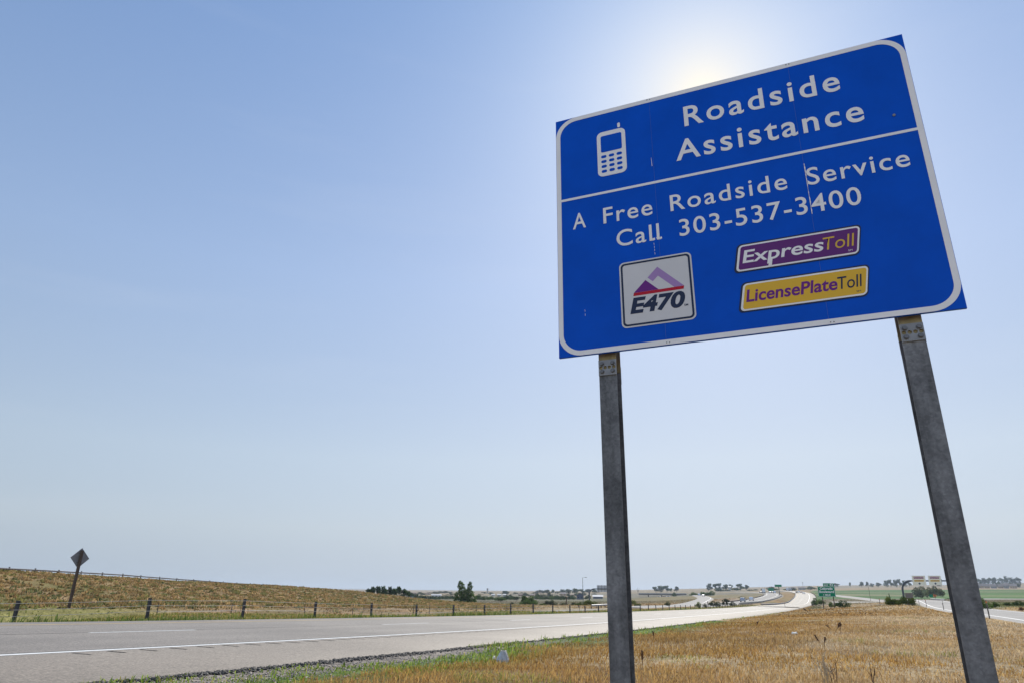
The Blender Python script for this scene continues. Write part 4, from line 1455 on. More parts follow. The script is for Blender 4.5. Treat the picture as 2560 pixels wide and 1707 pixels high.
def plant(kind, var, px, ytop, t, wpx, leaf, name, label, cat, group=None, rz=None, hmin=.6):
    b = bearing(px)
    x, y = math.sin(b) * t, math.cos(b) * t
    g = gz(x, y)
    h = max(hmin, at(px, ytop, t).z - g)
    wm = (at(px + wpx / 2, 1495, t) - at(px - wpx / 2, 1495, t)).length
    o = thing(name, label, cat, (x, y, g - .02 * h), (rz if rz is not None else random.Random(int(px * 7 + t)).uniform(-.4, .4)) - b, group)
    o.scale = (wm * 1.06, wm * 1.0, h * 1.02)
    cm, tm = PROTO[kind, var]
    if tm is not None:
        tr = bpy.data.objects.new('trunk', tm); COL.objects.link(tr); tr.parent = o
        if cm is not None and not len(tm.materials):
            tm.materials.append(M['bark'])
    if cm is not None:
        cr = bpy.data.objects.new('crown' if tm is not None else 'foliage', cm)
        if not len(cm.materials):
            cm.materials.append(M[leaf])
        COL.objects.link(cr); cr.parent = o
        cr.material_slots[0].link = 'OBJECT'
        cr.material_slots[0].material = M[leaf]
    return o


ORD = ['leftmost', 'second from left', 'third from left', 'fourth from left', 'fifth from left', 'sixth from left', 'seventh from left', 'eighth from left', 'ninth from left', 'tenth from left',
       'eleventh from left', 'twelfth from left', 'thirteenth from left', 'fourteenth from left', 'fifteenth from left', 'sixteenth from left']


def cluster(items, what, where, name, cat, group, kind='round', leaf='leaf_dark'):
    """a row of plants: (px, ytop, t, wpx[, kind][, leaf])"""
    items = sorted(items, key=lambda q: q[0])
    for i, q in enumerate(items):
        px, yt, t, w = q[:4]
        kd = q[4] if len(q) > 4 else kind
        lf = q[5] if len(q) > 5 else leaf
        nv = len([1 for a in PROTO if a[0] == kd])
        o_ = 'rightmost' if (i == len(items) - 1 and i > 0) else ORD[i]
        lb = f'{o_} of {what} {where}'
        plant(kd, (int(px) + i) % nv, px, yt, t, w * {'round': 1.25, 'tall': 1.6}.get(kd, 1.25), lf, name, lb, cat, group)


c5 = lambda X, Y: (880 + .17007 * X, 1430 + .17007 * Y)
c6 = lambda X, Y: (1260 + .17007 * X, 1430 + .17007 * Y)
c7 = lambda X, Y: (1640 + .17007 * X, 1430 + .17007 * Y)
c8 = lambda X, Y: (2020 + .2296 * X, 1420 + .2296 * Y)


def cl(cf, k, L):
    return [(*cf(X, Y), t, w * k, *rest) for X, Y, w, t, *rest in L]


K, K8 = .17007, .2296
# the lone two-topped tree and the grove behind the embankment
plant('twin', 0, *c5(1655, 118), 245, 340 * K, 'leaf_mid', 'lone_tree', 'lone two-topped leafy tree standing behind the cable barrier', 'tree', rz=0.0)
cluster(cl(c5, K, [(240, 228, 110, 300), (300, 198, 75, 296), (365, 190, 80, 304), (445, 180, 115, 300), (545, 190, 95, 298), (612, 222, 90, 304), (682, 195, 75, 297), (765, 228, 110, 300), (825, 265, 60, 306)]),
        'the dark trees', 'in the grove behind the embankment crest', 'grove_tree', 'tree', 'trees of the grove behind the embankment', 'tall')
# left middle distance
cluster(cl(c5, K, [(865, 292, 90, 620), (940, 318, 110, 560), (1015, 332, 105, 540), (1090, 338, 110, 530), (1165, 342, 110, 520), (1240, 350, 110, 510), (1315, 346, 110, 520), (1390, 340, 110, 530), (1460, 336, 110, 540)]),
        'the bluish trees', 'in the low belt between grove and lone tree', 'belt_tree', 'tree', 'trees of the low belt left of the lone tree', 'bush')
cluster(cl(c5, K, [(1000, 284, 70, 1500), (1120, 288, 90, 1500), (1205, 280, 100, 1450), (1285, 274, 110, 1450), (1365, 272, 110, 1450), (1445, 284, 90, 1500)]),
        'the hazy trees', 'on the far rise between grove and lone tree', 'hill_tree', 'tree', 'trees on the far rise left of the lone tree')
cluster(cl(c5, K, [(1860, 325, 130, 520), (1950, 345, 130, 500), (2045, 350, 120, 520), (2170, 352, 150, 380), (2300, 345, 110, 700)]),
        'the green trees', 'just right of the lone tree', 'field_tree', 'tree', 'trees in fields right of the lone tree', 'bush', 'leaf_mid')
cluster(cl(c5, K, [(1945, 285, 80, 1500), (2030, 290, 80, 1450), (2250, 268, 95, 1250)]), 'the hazy trees', 'around the far water tower', 'hill_tree', 'tree', 'trees around the water tower')
HR = random.Random(31)
for (x0, x1, yl, yh, tl, th_, wh_) in ((1045, 1150, 1480, 1487, 900, 1500, 'on the tan rise left of the lone tree'), (1190, 1330, 1479, 1488, 900, 1500, 'on the tan rise right of the lone tree'), (1335, 1490, 1477, 1488, 850, 1500, 'on the slope left of the metal shed')):
    cluster([(x0 + (x1 - x0) * (i + HR.uniform(.1, .9)) / 14, HR.uniform(yl, yh), HR.uniform(tl, th_), HR.uniform(7, 13)) for i in range(14)], 'scattered trees', wh_, 'hillside_tree', 'tree', 'scattered trees ' + wh_, 'bush')
for (x0, x1, yl, yh, tl, th_, wh_) in ((1195, 1300, 1488, 1495, 520, 760, 'in the low fields left of the big bushy pair'), (1340, 1440, 1487, 1495, 520, 760, 'in the low fields right of the big bushy pair')):
    cluster([(x0 + (x1 - x0) * (i + HR.uniform(.1, .9)) / 12, HR.uniform(yl, yh), HR.uniform(tl, th_), HR.uniform(9, 18)) for i in range(12)], 'green thickets', wh_, 'thicket', 'bush', 'green thickets ' + wh_, 'bush', 'leaf_mid')
# between the lone tree and the left post
plant('round', 1, *c6(290, 338), 260, 150 * K, 'leaf_mid', 'field_tree', 'left half of the big round bushy pair beyond the cable barrier', 'tree', 'big bushy pair beyond the barrier')
plant('bush', 2, *c6(395, 345), 256, 170 * K, 'leaf_mid', 'field_tree', 'right half of the big round bushy pair beyond the cable barrier', 'tree', 'big bushy pair beyond the barrier')
plant('bush', 1, *c6(335, 400), 250, 240 * K, 'leaf_mid', 'low_bush', 'low skirt of scrub under the big bushy pair beyond the barrier', 'bush')
cluster(cl(c6, K, [(115, 432, 60, 230, 'bush'), (180, 355, 80, 450, 'round'), (630, 410, 90, 255, 'bush'), (705, 405, 100, 250, 'bush'), (880, 440, 90, 240, 'bush', 'leaf_sage'), (1020, 435, 80, 235, 'bush', 'leaf_sage')]),
        'the grey-green shrubs', 'beyond the cable barrier near the timber poles', 'field_shrub', 'shrub', 'shrubs beyond the barrier', 'bush', 'leaf_sage')
cluster(cl(c6, K, [(560, 478, 90, 200), (1065, 455, 70, 205), (1140, 432, 110, 210)]), 'the yellow-green shrubs', 'left of the overhead sign mast', 'lime_shrub', 'shrub', 'yellow-green shrubs by the mast', 'bush', 'leaf_lime')
plant('juniper', 0, *c6(1280, 392), 205, 200 * K, 'leaf_juniper', 'juniper', 'dark juniper mound at the foot of the overhead sign mast', 'juniper bush')
plant('juniper', 1, *c6(1880, 385), 190, 150 * K, 'leaf_juniper', 'juniper', 'dark juniper mound just right of the left sign post, taller half', 'juniper bush')
plant('juniper', 2, *c6(1960, 432), 188, 110 * K, 'leaf_juniper', 'juniper', 'lower end of the juniper mound right of the left sign post', 'juniper bush')
cluster(cl(c6, K, [(30, 268, 80, 1300), (165, 290, 70, 1400), (440, 290, 80, 1450), (530, 254, 130, 1400), (640, 248, 85, 1400), (716, 248, 55, 1400), (780, 275, 60, 1420), (870, 245, 105, 1400), (950, 240, 95, 1350), (1045, 232, 120, 1350), (1150, 240, 90, 1500), (1245, 240, 110, 1500), (1340, 245, 100, 1500), (1400, 238, 70, 1500)]),
        'the hazy trees', 'on the rise behind the overhead sign mast', 'hill_tree', 'tree', 'trees on the rise behind the mast')
cluster(cl(c6, K, [(35, 340, 120, 560), (125, 345, 120, 560), (480, 330, 110, 620), (565, 320, 110, 640), (625, 345, 90, 600), (690, 338, 110, 620), (760, 348, 100, 600), (850, 338, 110, 620), (905, 352, 90, 600), (960, 338, 90, 620), (1020, 352, 80, 600), (1215, 345, 80, 600)]),
        'the dark trees', 'in the belt left of the slate blue house', 'belt_tree', 'tree', 'trees of the low belt by the slate blue house', 'bush')
# beyond the highway
cluster(cl(c7, K, [(5, 203, 70, 1450), (80, 192, 120, 1450), (170, 188, 110, 1450), (235, 224, 35, 1500), (310, 203, 75, 1450)]), 'the hazy trees', 'on the hill above the overpass', 'hill_tree', 'tree', 'trees on the hill above the overpass')
plant('dead', 0, *c6(1975, 212), 1300, 70 * K, 'leaf_dark', 'bare_tree', 'small bare tree on the skyline just right of the left sign post', 'tree')
cluster(cl(c7, K, [(785, 180, 40, 1500, 'tall'), (820, 154, 60, 1500), (900, 162, 75, 1480), (955, 152, 105, 1480), (1050, 168, 80, 1480), (1115, 170, 65, 1480), (1262, 160, 100, 1450), (1350, 180, 70, 1480)]),
        'the spreading trees', 'on the ridge above the distant houses', 'ridge_tree', 'tree', 'trees on the ridge above the highway')
cluster(cl(c7, K, [(935, 228, 130, 1250), (1060, 250, 90, 1250), (1185, 222, 120, 1250)]), 'the bushy trees', 'just below the ridge houses', 'slope_tree', 'tree', 'trees below the ridge houses', 'bush')
cluster(cl(c7, K, [(275, 290, 50, 820), (555, 290, 110, 720), (690, 282, 110, 700), (760, 292, 80, 700), (830, 268, 80, 700)]), 'the green trees', 'between the overpass and the curved ramp', 'valley_tree', 'tree', 'trees between overpass and ramp', 'bush', 'leaf_mid')
cluster(cl(c7, K, [(170, 425, 70, 190), (620, 430, 70, 150, 'bush', 'leaf_lime'), (712, 455, 45, 180), (835, 415, 100, 225), (905, 425, 90, 225), (1020, 378, 95, 235, 'round'), (1120, 430, 80, 230), (1262, 352, 90, 440, 'bush')]),
        'the scrubby bushes', 'beyond the barrier where the highway bends', 'median_shrub', 'shrub', 'shrubs beyond the barrier at the bend', 'bush', 'leaf_sage')
cluster(cl(c7, K, [(1400, 248, 80, 1100), (1485, 244, 60, 1100), (1575, 236, 40, 1100), (1715, 208, 140, 1000), (1920, 240, 70, 1150), (2025, 222, 100, 1100), (2290, 200, 130, 1200)]),
        'the bluish trees', 'behind the far bend of the highway', 'bend_tree', 'tree', 'trees behind the far bend', 'bush')
# right-hand side
cluster(cl(c8, K8, [(320, 158, 75, 2000), (485, 148, 26, 2000), (608, 143, 55, 1950), (670, 143, 40, 1950), (722, 160, 50, 1950), (790, 153, 70, 1950), (885, 128, 65, 1900), (930, 116, 55, 1900), (985, 120, 60, 1900), (1030, 110, 50, 1900), (1085, 128, 60, 1900), (1130, 122, 50, 1900)]),
        'the hazy trees', 'on the skyline above the green field', 'skyline_tree', 'tree', 'trees on the skyline above the green field')
cluster(cl(c8, K8, [(1478, 88, 50, 2000), (1840, 110, 70, 2300), (1900, 108, 75, 2300), (1965, 100, 70, 2300), (2025, 96, 70, 2300), (2080, 92, 60, 2300), (2145, 98, 70, 2300), (2210, 78, 60, 2300), (2270, 94, 70, 2300), (2330, 92, 70, 2300)]),
        'the hazy trees', 'on the hill behind the row of houses', 'suburb_tree', 'tree', 'trees behind the row of houses')
cluster(cl(c8, K8, [(1850, 165, 70, 1700), (1905, 150, 60, 1750), (2100, 150, 60, 1750), (2165, 165, 50, 1700), (2240, 150, 60, 1750), (2330, 160, 60, 1650)]),
        'the smaller trees', 'standing among the row of houses', 'suburb_tree', 'tree', 'trees among the row of houses')
cluster(cl(c8, K8, [(1195, 205, 90, 520), (1260, 192, 110, 510), (1340, 200, 90, 520), (1400, 190, 110, 540), (1460, 215, 70, 520)]),
        'the grey scrubby trees', 'in the green field under the toll signs', 'scrub_tree', 'tree', 'scrub under the toll signs', 'bush', 'leaf_sage')
for k, (X, Y, w, t) in enumerate([(905, 292, 130, 142), (1010, 322, 210, 138), (1085, 278, 170, 144), (930, 328, 170, 136)]):
    plant('juniper', k % 3, *c8(X, Y), t, w * K8, 'leaf_juniper', 'juniper', ['back left mound of the low junipers beside the brown cabinet', 'front right mound of the low junipers beside the brown cabinet', 'tallest mound of the low junipers, against the brown cabinet', 'front left mound of the low junipers beside the brown cabinet'][k],
          'juniper bush', 'junipers beside the cabinet')
plant('bush', 0, *c8(893, 272), 150, 22 * K8, 'leaf_mid', 'sapling', 'thin green sapling sticking up behind the junipers', 'shrub')
cluster(cl(c8, K8, [(75, 320, 60, 270), (130, 335, 80, 262), (245, 365, 60, 200), (375, 348, 140, 170)]), 'the dark bushes', 'around the exit sign', 'bank_bush', 'bush', 'bushes around the exit sign', 'bush', 'leaf_mid')
cluster(cl(c8, K8, [(1875, 318, 150, 138), (2025, 360, 70, 150), (2165, 370, 110, 170), (2285, 350, 110, 165)]), 'the dark bushes', 'beyond the slip road, right of the right post', 'slip_bush', 'bush', 'bushes beyond the slip road', 'bush', 'leaf_mid')
M['leaf_rust'] = leafy('leaf_rust', (.10, .04, .02), (.19, .09, .05), .3)
plant('bush', 1, *c8(2297, 430), 120, 66 * K8, 'leaf_rust', 'rusty_weed', 'low rust-brown weed clump beyond the slip road at the right edge', 'weed')

# ------------------------------------------------------------------ buildings
def house(name, label, px0, px1, y_eave, y_ridge, t, wall, roof, gable_front=False, group=None, windows=2, depth=9.0):
    a, b = at(px0, 1490, t), at(px1, 1490, t)
    c = (a + b) / 2
    g = min(gz(a.x, a.y), gz(b.x, b.y))
    w = math.hypot(b.x - a.x, b.y - a.y)
    ze = max(2.4 if w > 14 else 1.9, at((px0 + px1) / 2, y_eave, t).z - g)
    zr = max(ze + (1.2 if w > 14 else .8), at((px0 + px1) / 2, y_ridge, t).z - g)
    o = thing(name, label, 'building', (c.x, c.y, g), toward_cam(c), group)
    mb = MB()
    d = depth
    if gable_front:
        mb.prism([(-w / 2, -1.5), (w / 2, -1.5), (w / 2, ze), (0, zr - .15), (-w / 2, ze)], 0, d, lambda u, v, e: (u, e, v))
        mb.build('wall', wall, o)
        mb = MB()
        for sg in (-1, 1):
            P4 = [(sg * (w / 2 + .5), ze - .25), (0, zr), (0, zr + .25), (sg * (w / 2 + .5), ze)]
            mb.prism(P4, -.5, d + .5, lambda u, v, e: (u, e, v))
        mb.build('roof', roof, o)
    else:
        mb.prism([(0, -1.5), (d, -1.5), (d, ze), (d / 2, zr - .15), (0, ze)], -w / 2, w / 2, lambda u, v, e: (e, u, v))
        mb.build('wall', wall, o)
        mb = MB()
        mb.prism([(-.6, ze - .25), (d / 2, zr), (d / 2, zr + .25), (-.6, ze)], -w / 2 - .5, w / 2 + .5, lambda u, v, e: (e, u, v))
        mb.prism([(d + .6, ze - .25), (d / 2, zr + .001), (d / 2, zr + .251), (d + .6, ze)], -w / 2 - .5, w / 2 + .5, lambda u, v, e: (e, u, v))
        mb.build('roof', roof, o)
    for k in range(windows):
        x = (k + .5) / windows * w - w / 2
        mb = MB(); mb.box((x, -.03, ze * .55), (w / windows * .35, .05, ze * .32))
        mb.build('window', M['glass'], o)
    return o


RW = [(1850, 1893, 'wall_grey'), (1893, 1935, 'wall_tan'), (1942, 2002, 'wall_tan'), (2012, 2078, 'wall_grey'), (2092, 2150, 'wall_tan'), (2158, 2212, 'wall_grey'), (2222, 2300, 'wall_tan')]
for i, (x0, x1, wm) in enumerate(RW):
    p0, p1 = c8(x0, 0)[0], c8(x1, 0)[0]
    yr = [1455.5, 1457.5, 1458.5, 1458.5, 1459, 1456.5, 1458][i]
    house('suburb_house', f'{ORD[i] if i < 6 else "rightmost"} of the grey-roofed houses in the row on the right hill', p0, p1, yr + 6.0, yr, 1500 - 8 * i, M[wm], M['roof_grey'], False, 'row of houses on the right hill', 3, 12)
house('slate_house', 'slate blue gabled house right of the light mast, below the hill trees', 1441.5, 1459, 1488, 1480.5, 620, M['wall_blue'], M['roof_grey'], True, None, 2)
house('metal_shed', 'long low shed with pale metal roof behind the overhead sign mast', 1482.5, 1507, 1492, 1486.5, 700, M['wall_blue'], M['roof_metal'], False, None, 3)
house('pale_barn', 'pale roofed barn in the low tree belt left of the lone tree', 1079, 1103, 1490, 1486, 760, M['wall_white'], M['roof_metal'], False, None, 3)
house('white_house', 'white gabled building beside the right end of the grove', 1027, 1036, 1490, 1484, 640, M['wall_white'], M['wall_white'], True, None, 1)
for i, (X, Y, w) in enumerate([(900, 300, 110), (1090, 315, 120)]):
    p = c5(X, Y)
    house('hill_house', ['tan roofed building over the white gable near the grove', 'tan roofed building behind the low belt left of the lone tree'][i], p[0] - w * K / 2, p[0] + w * K / 2, p[1] + 4.0, p[1], 1100, M['wall_tan'], M['roof_brown'])
for i, (X, Y, w) in enumerate([(2075, 330, 45), (2165, 335, 50), (2240, 330, 40)]):
    p = c5(X, Y)
    house('village_house', f'{["leftmost", "middle", "rightmost"][i]} of the white houses right of the lone tree', p[0] - w * K / 2, p[0] + w * K / 2, p[1] + 2.5, p[1] - .5, 1000, M['wall_white'], M['roof_metal'], False, 'white houses right of the lone tree')
for i, (X, Y, w) in enumerate([(245, 312, 70), (410, 318, 60), (480, 322, 50), (870, 298, 80), (1010, 355, 60)]):
    p = c6(X, Y)
    house('village_house', f'{ORD[i]} of the small pale houses among the trees left of the mast', p[0] - w * K / 2, p[0] + w * K / 2, p[1] + 2.5, p[1] - .8, 1000, M['wall_tan'], M['roof_grey' if i % 2 else 'roof_brown'], False, 'small houses left of the mast')
for i, (X, w) in enumerate([(915, 26), (970, 30), (1095, 44), (1210, 26), (1250, 24)]):
    p = c7(X, 206)
    house('ridge_house', f'{ORD[i]} of the white houses under the ridge trees', p[0] - w * K / 2, p[0] + w * K / 2, p[1] + 1.2, p[1] - 1.2, 1470, M['wall_white'], M['roof_metal'], False, 'white houses under the ridge trees')
for i, (X, Y, w) in enumerate([(2030, 228, 70), (2160, 222, 110)]):
    p = c7(X, Y)
    house('works_building', ['small grey building behind the far bend', 'long grey-blue building behind the far bend'][i], p[0] - w * K / 2, p[0] + w * K / 2, p[1] + 1.0, p[1] - 2, 1300, M['wall_grey'], M['roof_grey'])
p = c8(320, 160)
# water tower on the left skyline
t = 1700
q = at(1218.6, 1481, t); g = gz(q.x, q.y)
tw = thing('water_tower', 'slim grey tower on the skyline right of the lone tree', 'tower', (q.x, q.y, g))
zt = at(1218.6, 1469, t).z - g
rr = 1.15 * t / 1000
mb = MB(); mb.tube([(0, 0, -2), (0, 0, zt * .72)], rr * .8, 12); mb.build('shaft', M['wall_grey'], tw)
mb = MB(); mb.tube([(0, 0, zt * .72), (0, 0, zt * .94), (0, 0, zt)], [rr * 1.05, rr * 1.05, rr * .4], 12); mb.build('tank', M['wall_grey'], tw)
# second little tank tower on the right skyline
t = 1800
q = at(2007.5, 1465, t); g = gz(q.x, q.y)
tw = thing('mushroom_tower', 'tiny mushroom shaped water tower on the skyline above the far trucks', 'tower', (q.x, q.y, g))
zt = at(2007.5, 1453.8, t).z - g
mb = MB(); mb.tube([(0, 0, -2), (0, 0, zt)], .35, 8); mb.build('shaft', M['wall_grey'], tw)
mb = MB(); mb.tube([(0, 0, zt - 1.6), (0, 0, zt - .8), (0, 0, zt)], [.8, 1.6, .6], 12); mb.build('tank', M['wall_grey'], tw)


def pole(name, label, cat, px, yt, yb, t, r0, r1, mt, head=None):
    q = at(px, yb, t); g = gz(q.x, q.y)
    h = at(px, yt, t).z - g
    o = thing(name, label, cat, (q.x, q.y, g), toward_cam(q))
    mb = MB(); mb.tube([(0, 0, -.3), (0, 0, h * .5), (0, 0, h)], [r0, (r0 + r1) / 2, r1], 8); mb.build('pole', mt, o)
    if head == 'lamp':
        mb = MB(); mb.tube([(0, 0, h - .1), (1.3, 0, h + .15)], .06, 6); mb.build('arm', mt, o)
        mb = MB(); mb.box((1.7, 0, h + .12), (1.0, .45, .22)); mb.build('lamp_head', mt, o)
    if head == 'cross':
        mb = MB(); mb.box((0, 0, h - .5), (1.9, .1, .12)); mb.build('crossarm', mt, o)
    return o


pole('light_mast', 'tall slim light mast between the slate blue house and the overhead sign', 'street light', 1458, 1442.8, 1507, 380, .17, .10, M['galv'], 'lamp')
pole('timber_pole', 'dark timber utility pole left of the light mast', 'utility pole', 1416.2, 1490.5, 1513, 200, .16, .12, M['wood_post'])
pole('timber_pole', 'short dark timber pole right of the big bushy pair', 'utility pole', 1447, 1511, 1522, 150, .1, .09, M['wood_post'])
pole('utility_pole', 'thin pole in the median where the bushes end', 'utility pole', 1770.5, 1502, 1518.5, 190, .10, .09, M['wood_post'])
pole('utility_pole', 'hair thin pole in front of the green field, right of the exit sign', 'utility pole', 2176.5, 1464.5, 1499, 380, .07, .05, M['wood_post'])
pole('utility_pole', 'leaning thin lamp pole under the right toll sign', 'street light', 2338, 1464, 1492, 300, .09, .07, M['galv_dark'], 'lamp')

# equipment cabinet behind the junipers
t = 150
a, b = at(2269, 1507, t), at(2286.5, 1507, t); c = (a + b) / 2; g = gz(c.x, c.y)
cab = thing('equipment_cabinet', 'brown-grey roadside equipment cabinet behind the junipers', 'cabinet', (c.x, c.y, g), toward_cam(c, R(12)))
w_, h_ = (b - a).length, at(2278, 1482.5, t).z - g
mb = MB(); mb.box((0, .45, h_ / 2 - .1), (w_, .9, h_ + .2)); o = mb.build('body', M['cabinet'], cab)
mb = MB(); mb.box((0, .45, h_ + .04), (w_ + .12, 1.02, .08)); mb.build('lid', M['cabinet'], cab)
for sx in (-1, 1):
    mb = MB(); mb.box((sx * w_ * .24, -.012, h_ * .5), (w_ * .46, .022, h_ * .84)); dd = mb.build('door', M['cabinet'], cab)
    mb = MB(); mb.box((sx * w_ * .06, -.04, h_ * .5), (.03, .03, .16)); mb.build('handle', M['galv'], dd)

# overpass in the valley
t = 900
a, b = at(1597, 1483, t), at(1716, 1483.5, t); c = (a + b) / 2
br = thing('overpass', 'low concrete overpass with piers in the valley right of the left sign post', 'bridge', (c.x, c.y, gz(c.x, c.y)), math.atan2(b.y - a.y, b.x - a.x))
L = (b - a).length; zt = a.z - br.location.z
mb = MB(); mb.box((0, 0, zt - .7), (L, 9, 1.4)); mb.build('deck', M['rail'], br)
mb = MB(); mb.box((0, -4.6, zt + .45), (L, .3, .9)); mb.build('parapet', M['concrete'], br)
for fx in (-.3, -.02, .3):
    for y_ in (-3, 3):
        mb = MB(); mb.box((L * fx, y_, (zt - 1.4) / 2 - 1), (1.2, 1.0, zt - 1.4 + 2)); mb.build('pier', M['rail'], br)

# ------------------------------------------------------------------ vehicles
def build_car(kind, paint):
    """faces -y, origin on the road under its middle"""
    o = thing('car', 'car', 'car', (0, 0, 0))
    L, W_, H = {'suv': (4.8, 1.9, 1.75), 'sedan': (4.6, 1.8, 1.42), 'pickup': (5.6, 2.0, 1.85), 'truck': (9.5, 2.5, 3.7)}[kind]
    h = L / 2
    if kind == 'truck':
        mb = MB(); mb.box((0, 1.2, 2.3), (W_, L - 2.6, 2.8)); mb.build('box_body', paint, o)
        mb = MB(); mb.prism([(-h, .45), (-h, 1.5), (-h + .35, 2.6), (-h + 2.0, 2.7), (-h + 2.0, .45)], -W_ / 2 + .1, W_ / 2 - .1, lambda u, v, d: (d, u, v)); mb.build('cab', paint, o)
        mb = MB(); mb.box((0, .4, .62), (W_ * .8, L - 1.0, .34)); mb.build('chassis', M['tyre'], o)
        mb = MB(); mb.box((0, -h + .18, 2.0), (W_ * .78, .2, .75)); mb.build('windscreen', M['glass'], o)
    else:
        prof = {'suv': [(-h, .35), (-h, .85), (-h + .1, 1.0), (-h + 1.15, 1.08), (-h + 1.85, H - .05), (h - .9, H), (h - .12, 1.1), (h, .95), (h, .35)],
                'sedan': [(-h, .3), (-h, .7), (-h + .15, .82), (-h + 1.2, .92), (-h + 2.0, H), (h - 1.6, H), (h - .8, .98), (h, .9), (h, .35)],
                'pickup': [(-h, .45), (-h, .95), (-h + .1, 1.1), (-h + 1.3, 1.15), (-h + 1.9, H), (-h + 3.2, H), (-h + 3.5, 1.15), (h, 1.15), (h, .5)]}[kind]
        mb = MB(); mb.prism(prof, -W_ / 2, W_ / 2, lambda u, v, d: (d, u, v))
        bd = mb.build('body', paint, o)
        bv = bd.modifiers.new('bevel', 'BEVEL'); bv.width = .09; bv.segments = 2; bv.limit_method = 'ANGLE'
        u0, v0, u1, v1 = prof[3][0], prof[3][1], prof[4][0], prof[4][1]
        nx_, nz_ = -(v1 - v0), (u1 - u0)
        ln = math.hypot(nx_, nz_); nx_, nz_ = nx_ / ln * .015, nz_ / ln * .015
        mb = MB()
        f0, f1 = .12, .9
        P4 = [(sx * W_ * .42, u0 + (u1 - u0) * f + nx_, v0 + (v1 - v0) * f + nz_) for f, sx in ((f0, -1), (f0, 1), (f1, .92), (f1, -.92))]
        mb.add(P4, [(0, 1, 2, 3)]); mb.build('windscreen', M['glass'], o)
        e = prof[5][0] if kind != 'pickup' else prof[5][0]
        for sx in (-1, 1):
            mb = MB(); mb.box((sx * W_ / 2, (u1 + e) / 2 + .1, (H + v0) / 2 + .05), (.03, (e - u1) * .92 + .5, (H - v0) * .58)); mb.build('side_window', M['glass'], o)
        for sx in (-1, 1):
            mb = MB(); mb.box((sx * W_ * .36, -h - .012, .74), (.36, .04, .15)); mb.build('headlight', M['lamp_lens'], o)
            mb = MB(); mb.box((sx * W_ * .40, h + .012, .92), (.24, .04, .2)); mb.build('tail_light', M['red'], o)
        mb = MB(); mb.box((0, -h - .012, .58), (W_ * .5, .04, .2)); mb.build('grille', M['tyre'], o)
    r_ = .52 if kind == 'truck' else .36
    for sx in (-1, 1):
        for fy in ((-.34, .3, .38) if kind == 'truck' else (-.31, .30)):
            mb = MB(); mb.tube([(sx * (W_ / 2 - .22), L * fy, r_), (sx * (W_ / 2 + .02), L * fy, r_)], r_, 14)
            wh = mb.build('wheel', M['tyre'], o)
            mb = MB(); mb.tube([(sx * (W_ / 2 + .02), L * fy, r_), (sx * (W_ / 2 + .03), L * fy, r_)], r_ * .6, 12)
            mb.build('rim', M['alu'], wh)
    return o


CARS = {}


def car(kind, col, px, t, path, o_lat, flip, label):
    """on the carriageway: nearest path point to that bearing and distance"""
    b = bearing(px)
    x, y = math.sin(b) * t, math.cos(b) * t
    if path is not None:
        k = int(np.argmin((path[:, 0] - x) ** 2 + (path[:, 1] - y) ** 2))
        d, n = frames(path)
        hd = math.atan2(d[k, 1], d[k, 0])
        z = float(road_query(path, np.array([x]), np.array([y]))[1][0])
    else:
        hd, z = -b + math.pi / 2 + 1.2, gz(x, y)
    key = (kind, col)
    if key not in CARS:
        CARS[key] = build_car(kind, M[col]); o = CARS[key]
    else:
        o = copy_tree(CARS[key])
    o.name = {'suv': 'suv_car', 'sedan': 'sedan_car', 'pickup': 'pickup_truck', 'truck': 'box_truck'}[kind]
    o.location = (x, y, z + .01)
    o.rotation_euler = (0, 0, hd + math.pi / 2 + (math.pi if flip else 0))
    o['label'] = label
    o['category'] = 'truck' if kind in ('pickup', 'truck') else 'car'
    o['group'] = 'vehicles on the far roads'
    return o


# same way as us: tails towards the camera (front along the path = flip)
car('sedan', 'car_white', 2012, 610, HW, 0, True, 'white sedan, nearest car on the right carriageway climbing the bend')
car('suv', 'car_dark', 1994.5, 640, HW, 0, True, 'black car on the left lane of the right carriageway bend')
car('suv', 'car_white', 1999.5, 690, HW, 0, True, 'white car just ahead of the black one on the right carriageway bend')
car('sedan', 'car_red', 2006.5, 665, HW, 0, True, 'dark red car behind the nearest white sedan on the right carriageway')
car('truck', 'car_white', 1972.5, 900, HW, 0, True, 'left one of two white lorries at the far top of the right carriageway')
car('truck', 'car_silver', 1978.5, 860, HW, 0, True, 'right one of two lorries at the far top of the right carriageway')
# oncoming
car('suv', 'car_silver', 1857, 335, OP, 0, False, 'grey off-roader, nearest of the oncoming cars on the far carriageway')
car('suv', 'car_white', 1879, 392, OP, 0, False, 'pale car following the nearest oncoming car on the far carriageway')
car('truck', 'car_white', 1911.5, 640, OP, 0, False, 'white van at the left edge of the far carriageway bend')
car('sedan', 'car_dark', 1903.5, 690, OP, 0, False, 'dark car behind the white van on the far carriageway bend')
car('sedan', 'car_white', 1927, 690, OP, 0, False, 'white car below the tall green guide sign, left one')
car('sedan', 'car_dark', 1933, 720, OP, 0, False, 'dark car between two white ones below the tall green guide sign')
car('suv', 'car_white', 1938.5, 660, OP, 0, False, 'white car below the tall green guide sign, right one')
car('suv', 'car_white', 1749, 590, RS, 0, False, 'white car at the top of the curved ramp, left one')
car('sedan', 'car_silver', 1759, 540, RS, 0, False, 'silver car at the top of the curved ramp, right one')
for i, (px, cc) in enumerate([(1647, 'car_white'), (1654, 'car_dark'), (1659, 'car_red'), (1665, 'car_white'), (1671, 'car_silver')]):
    car('sedan' if i % 2 else 'suv', cc, px, 790 + 6 * i, None, 0, False, f'{ORD[i]} of the parked cars under the overpass')

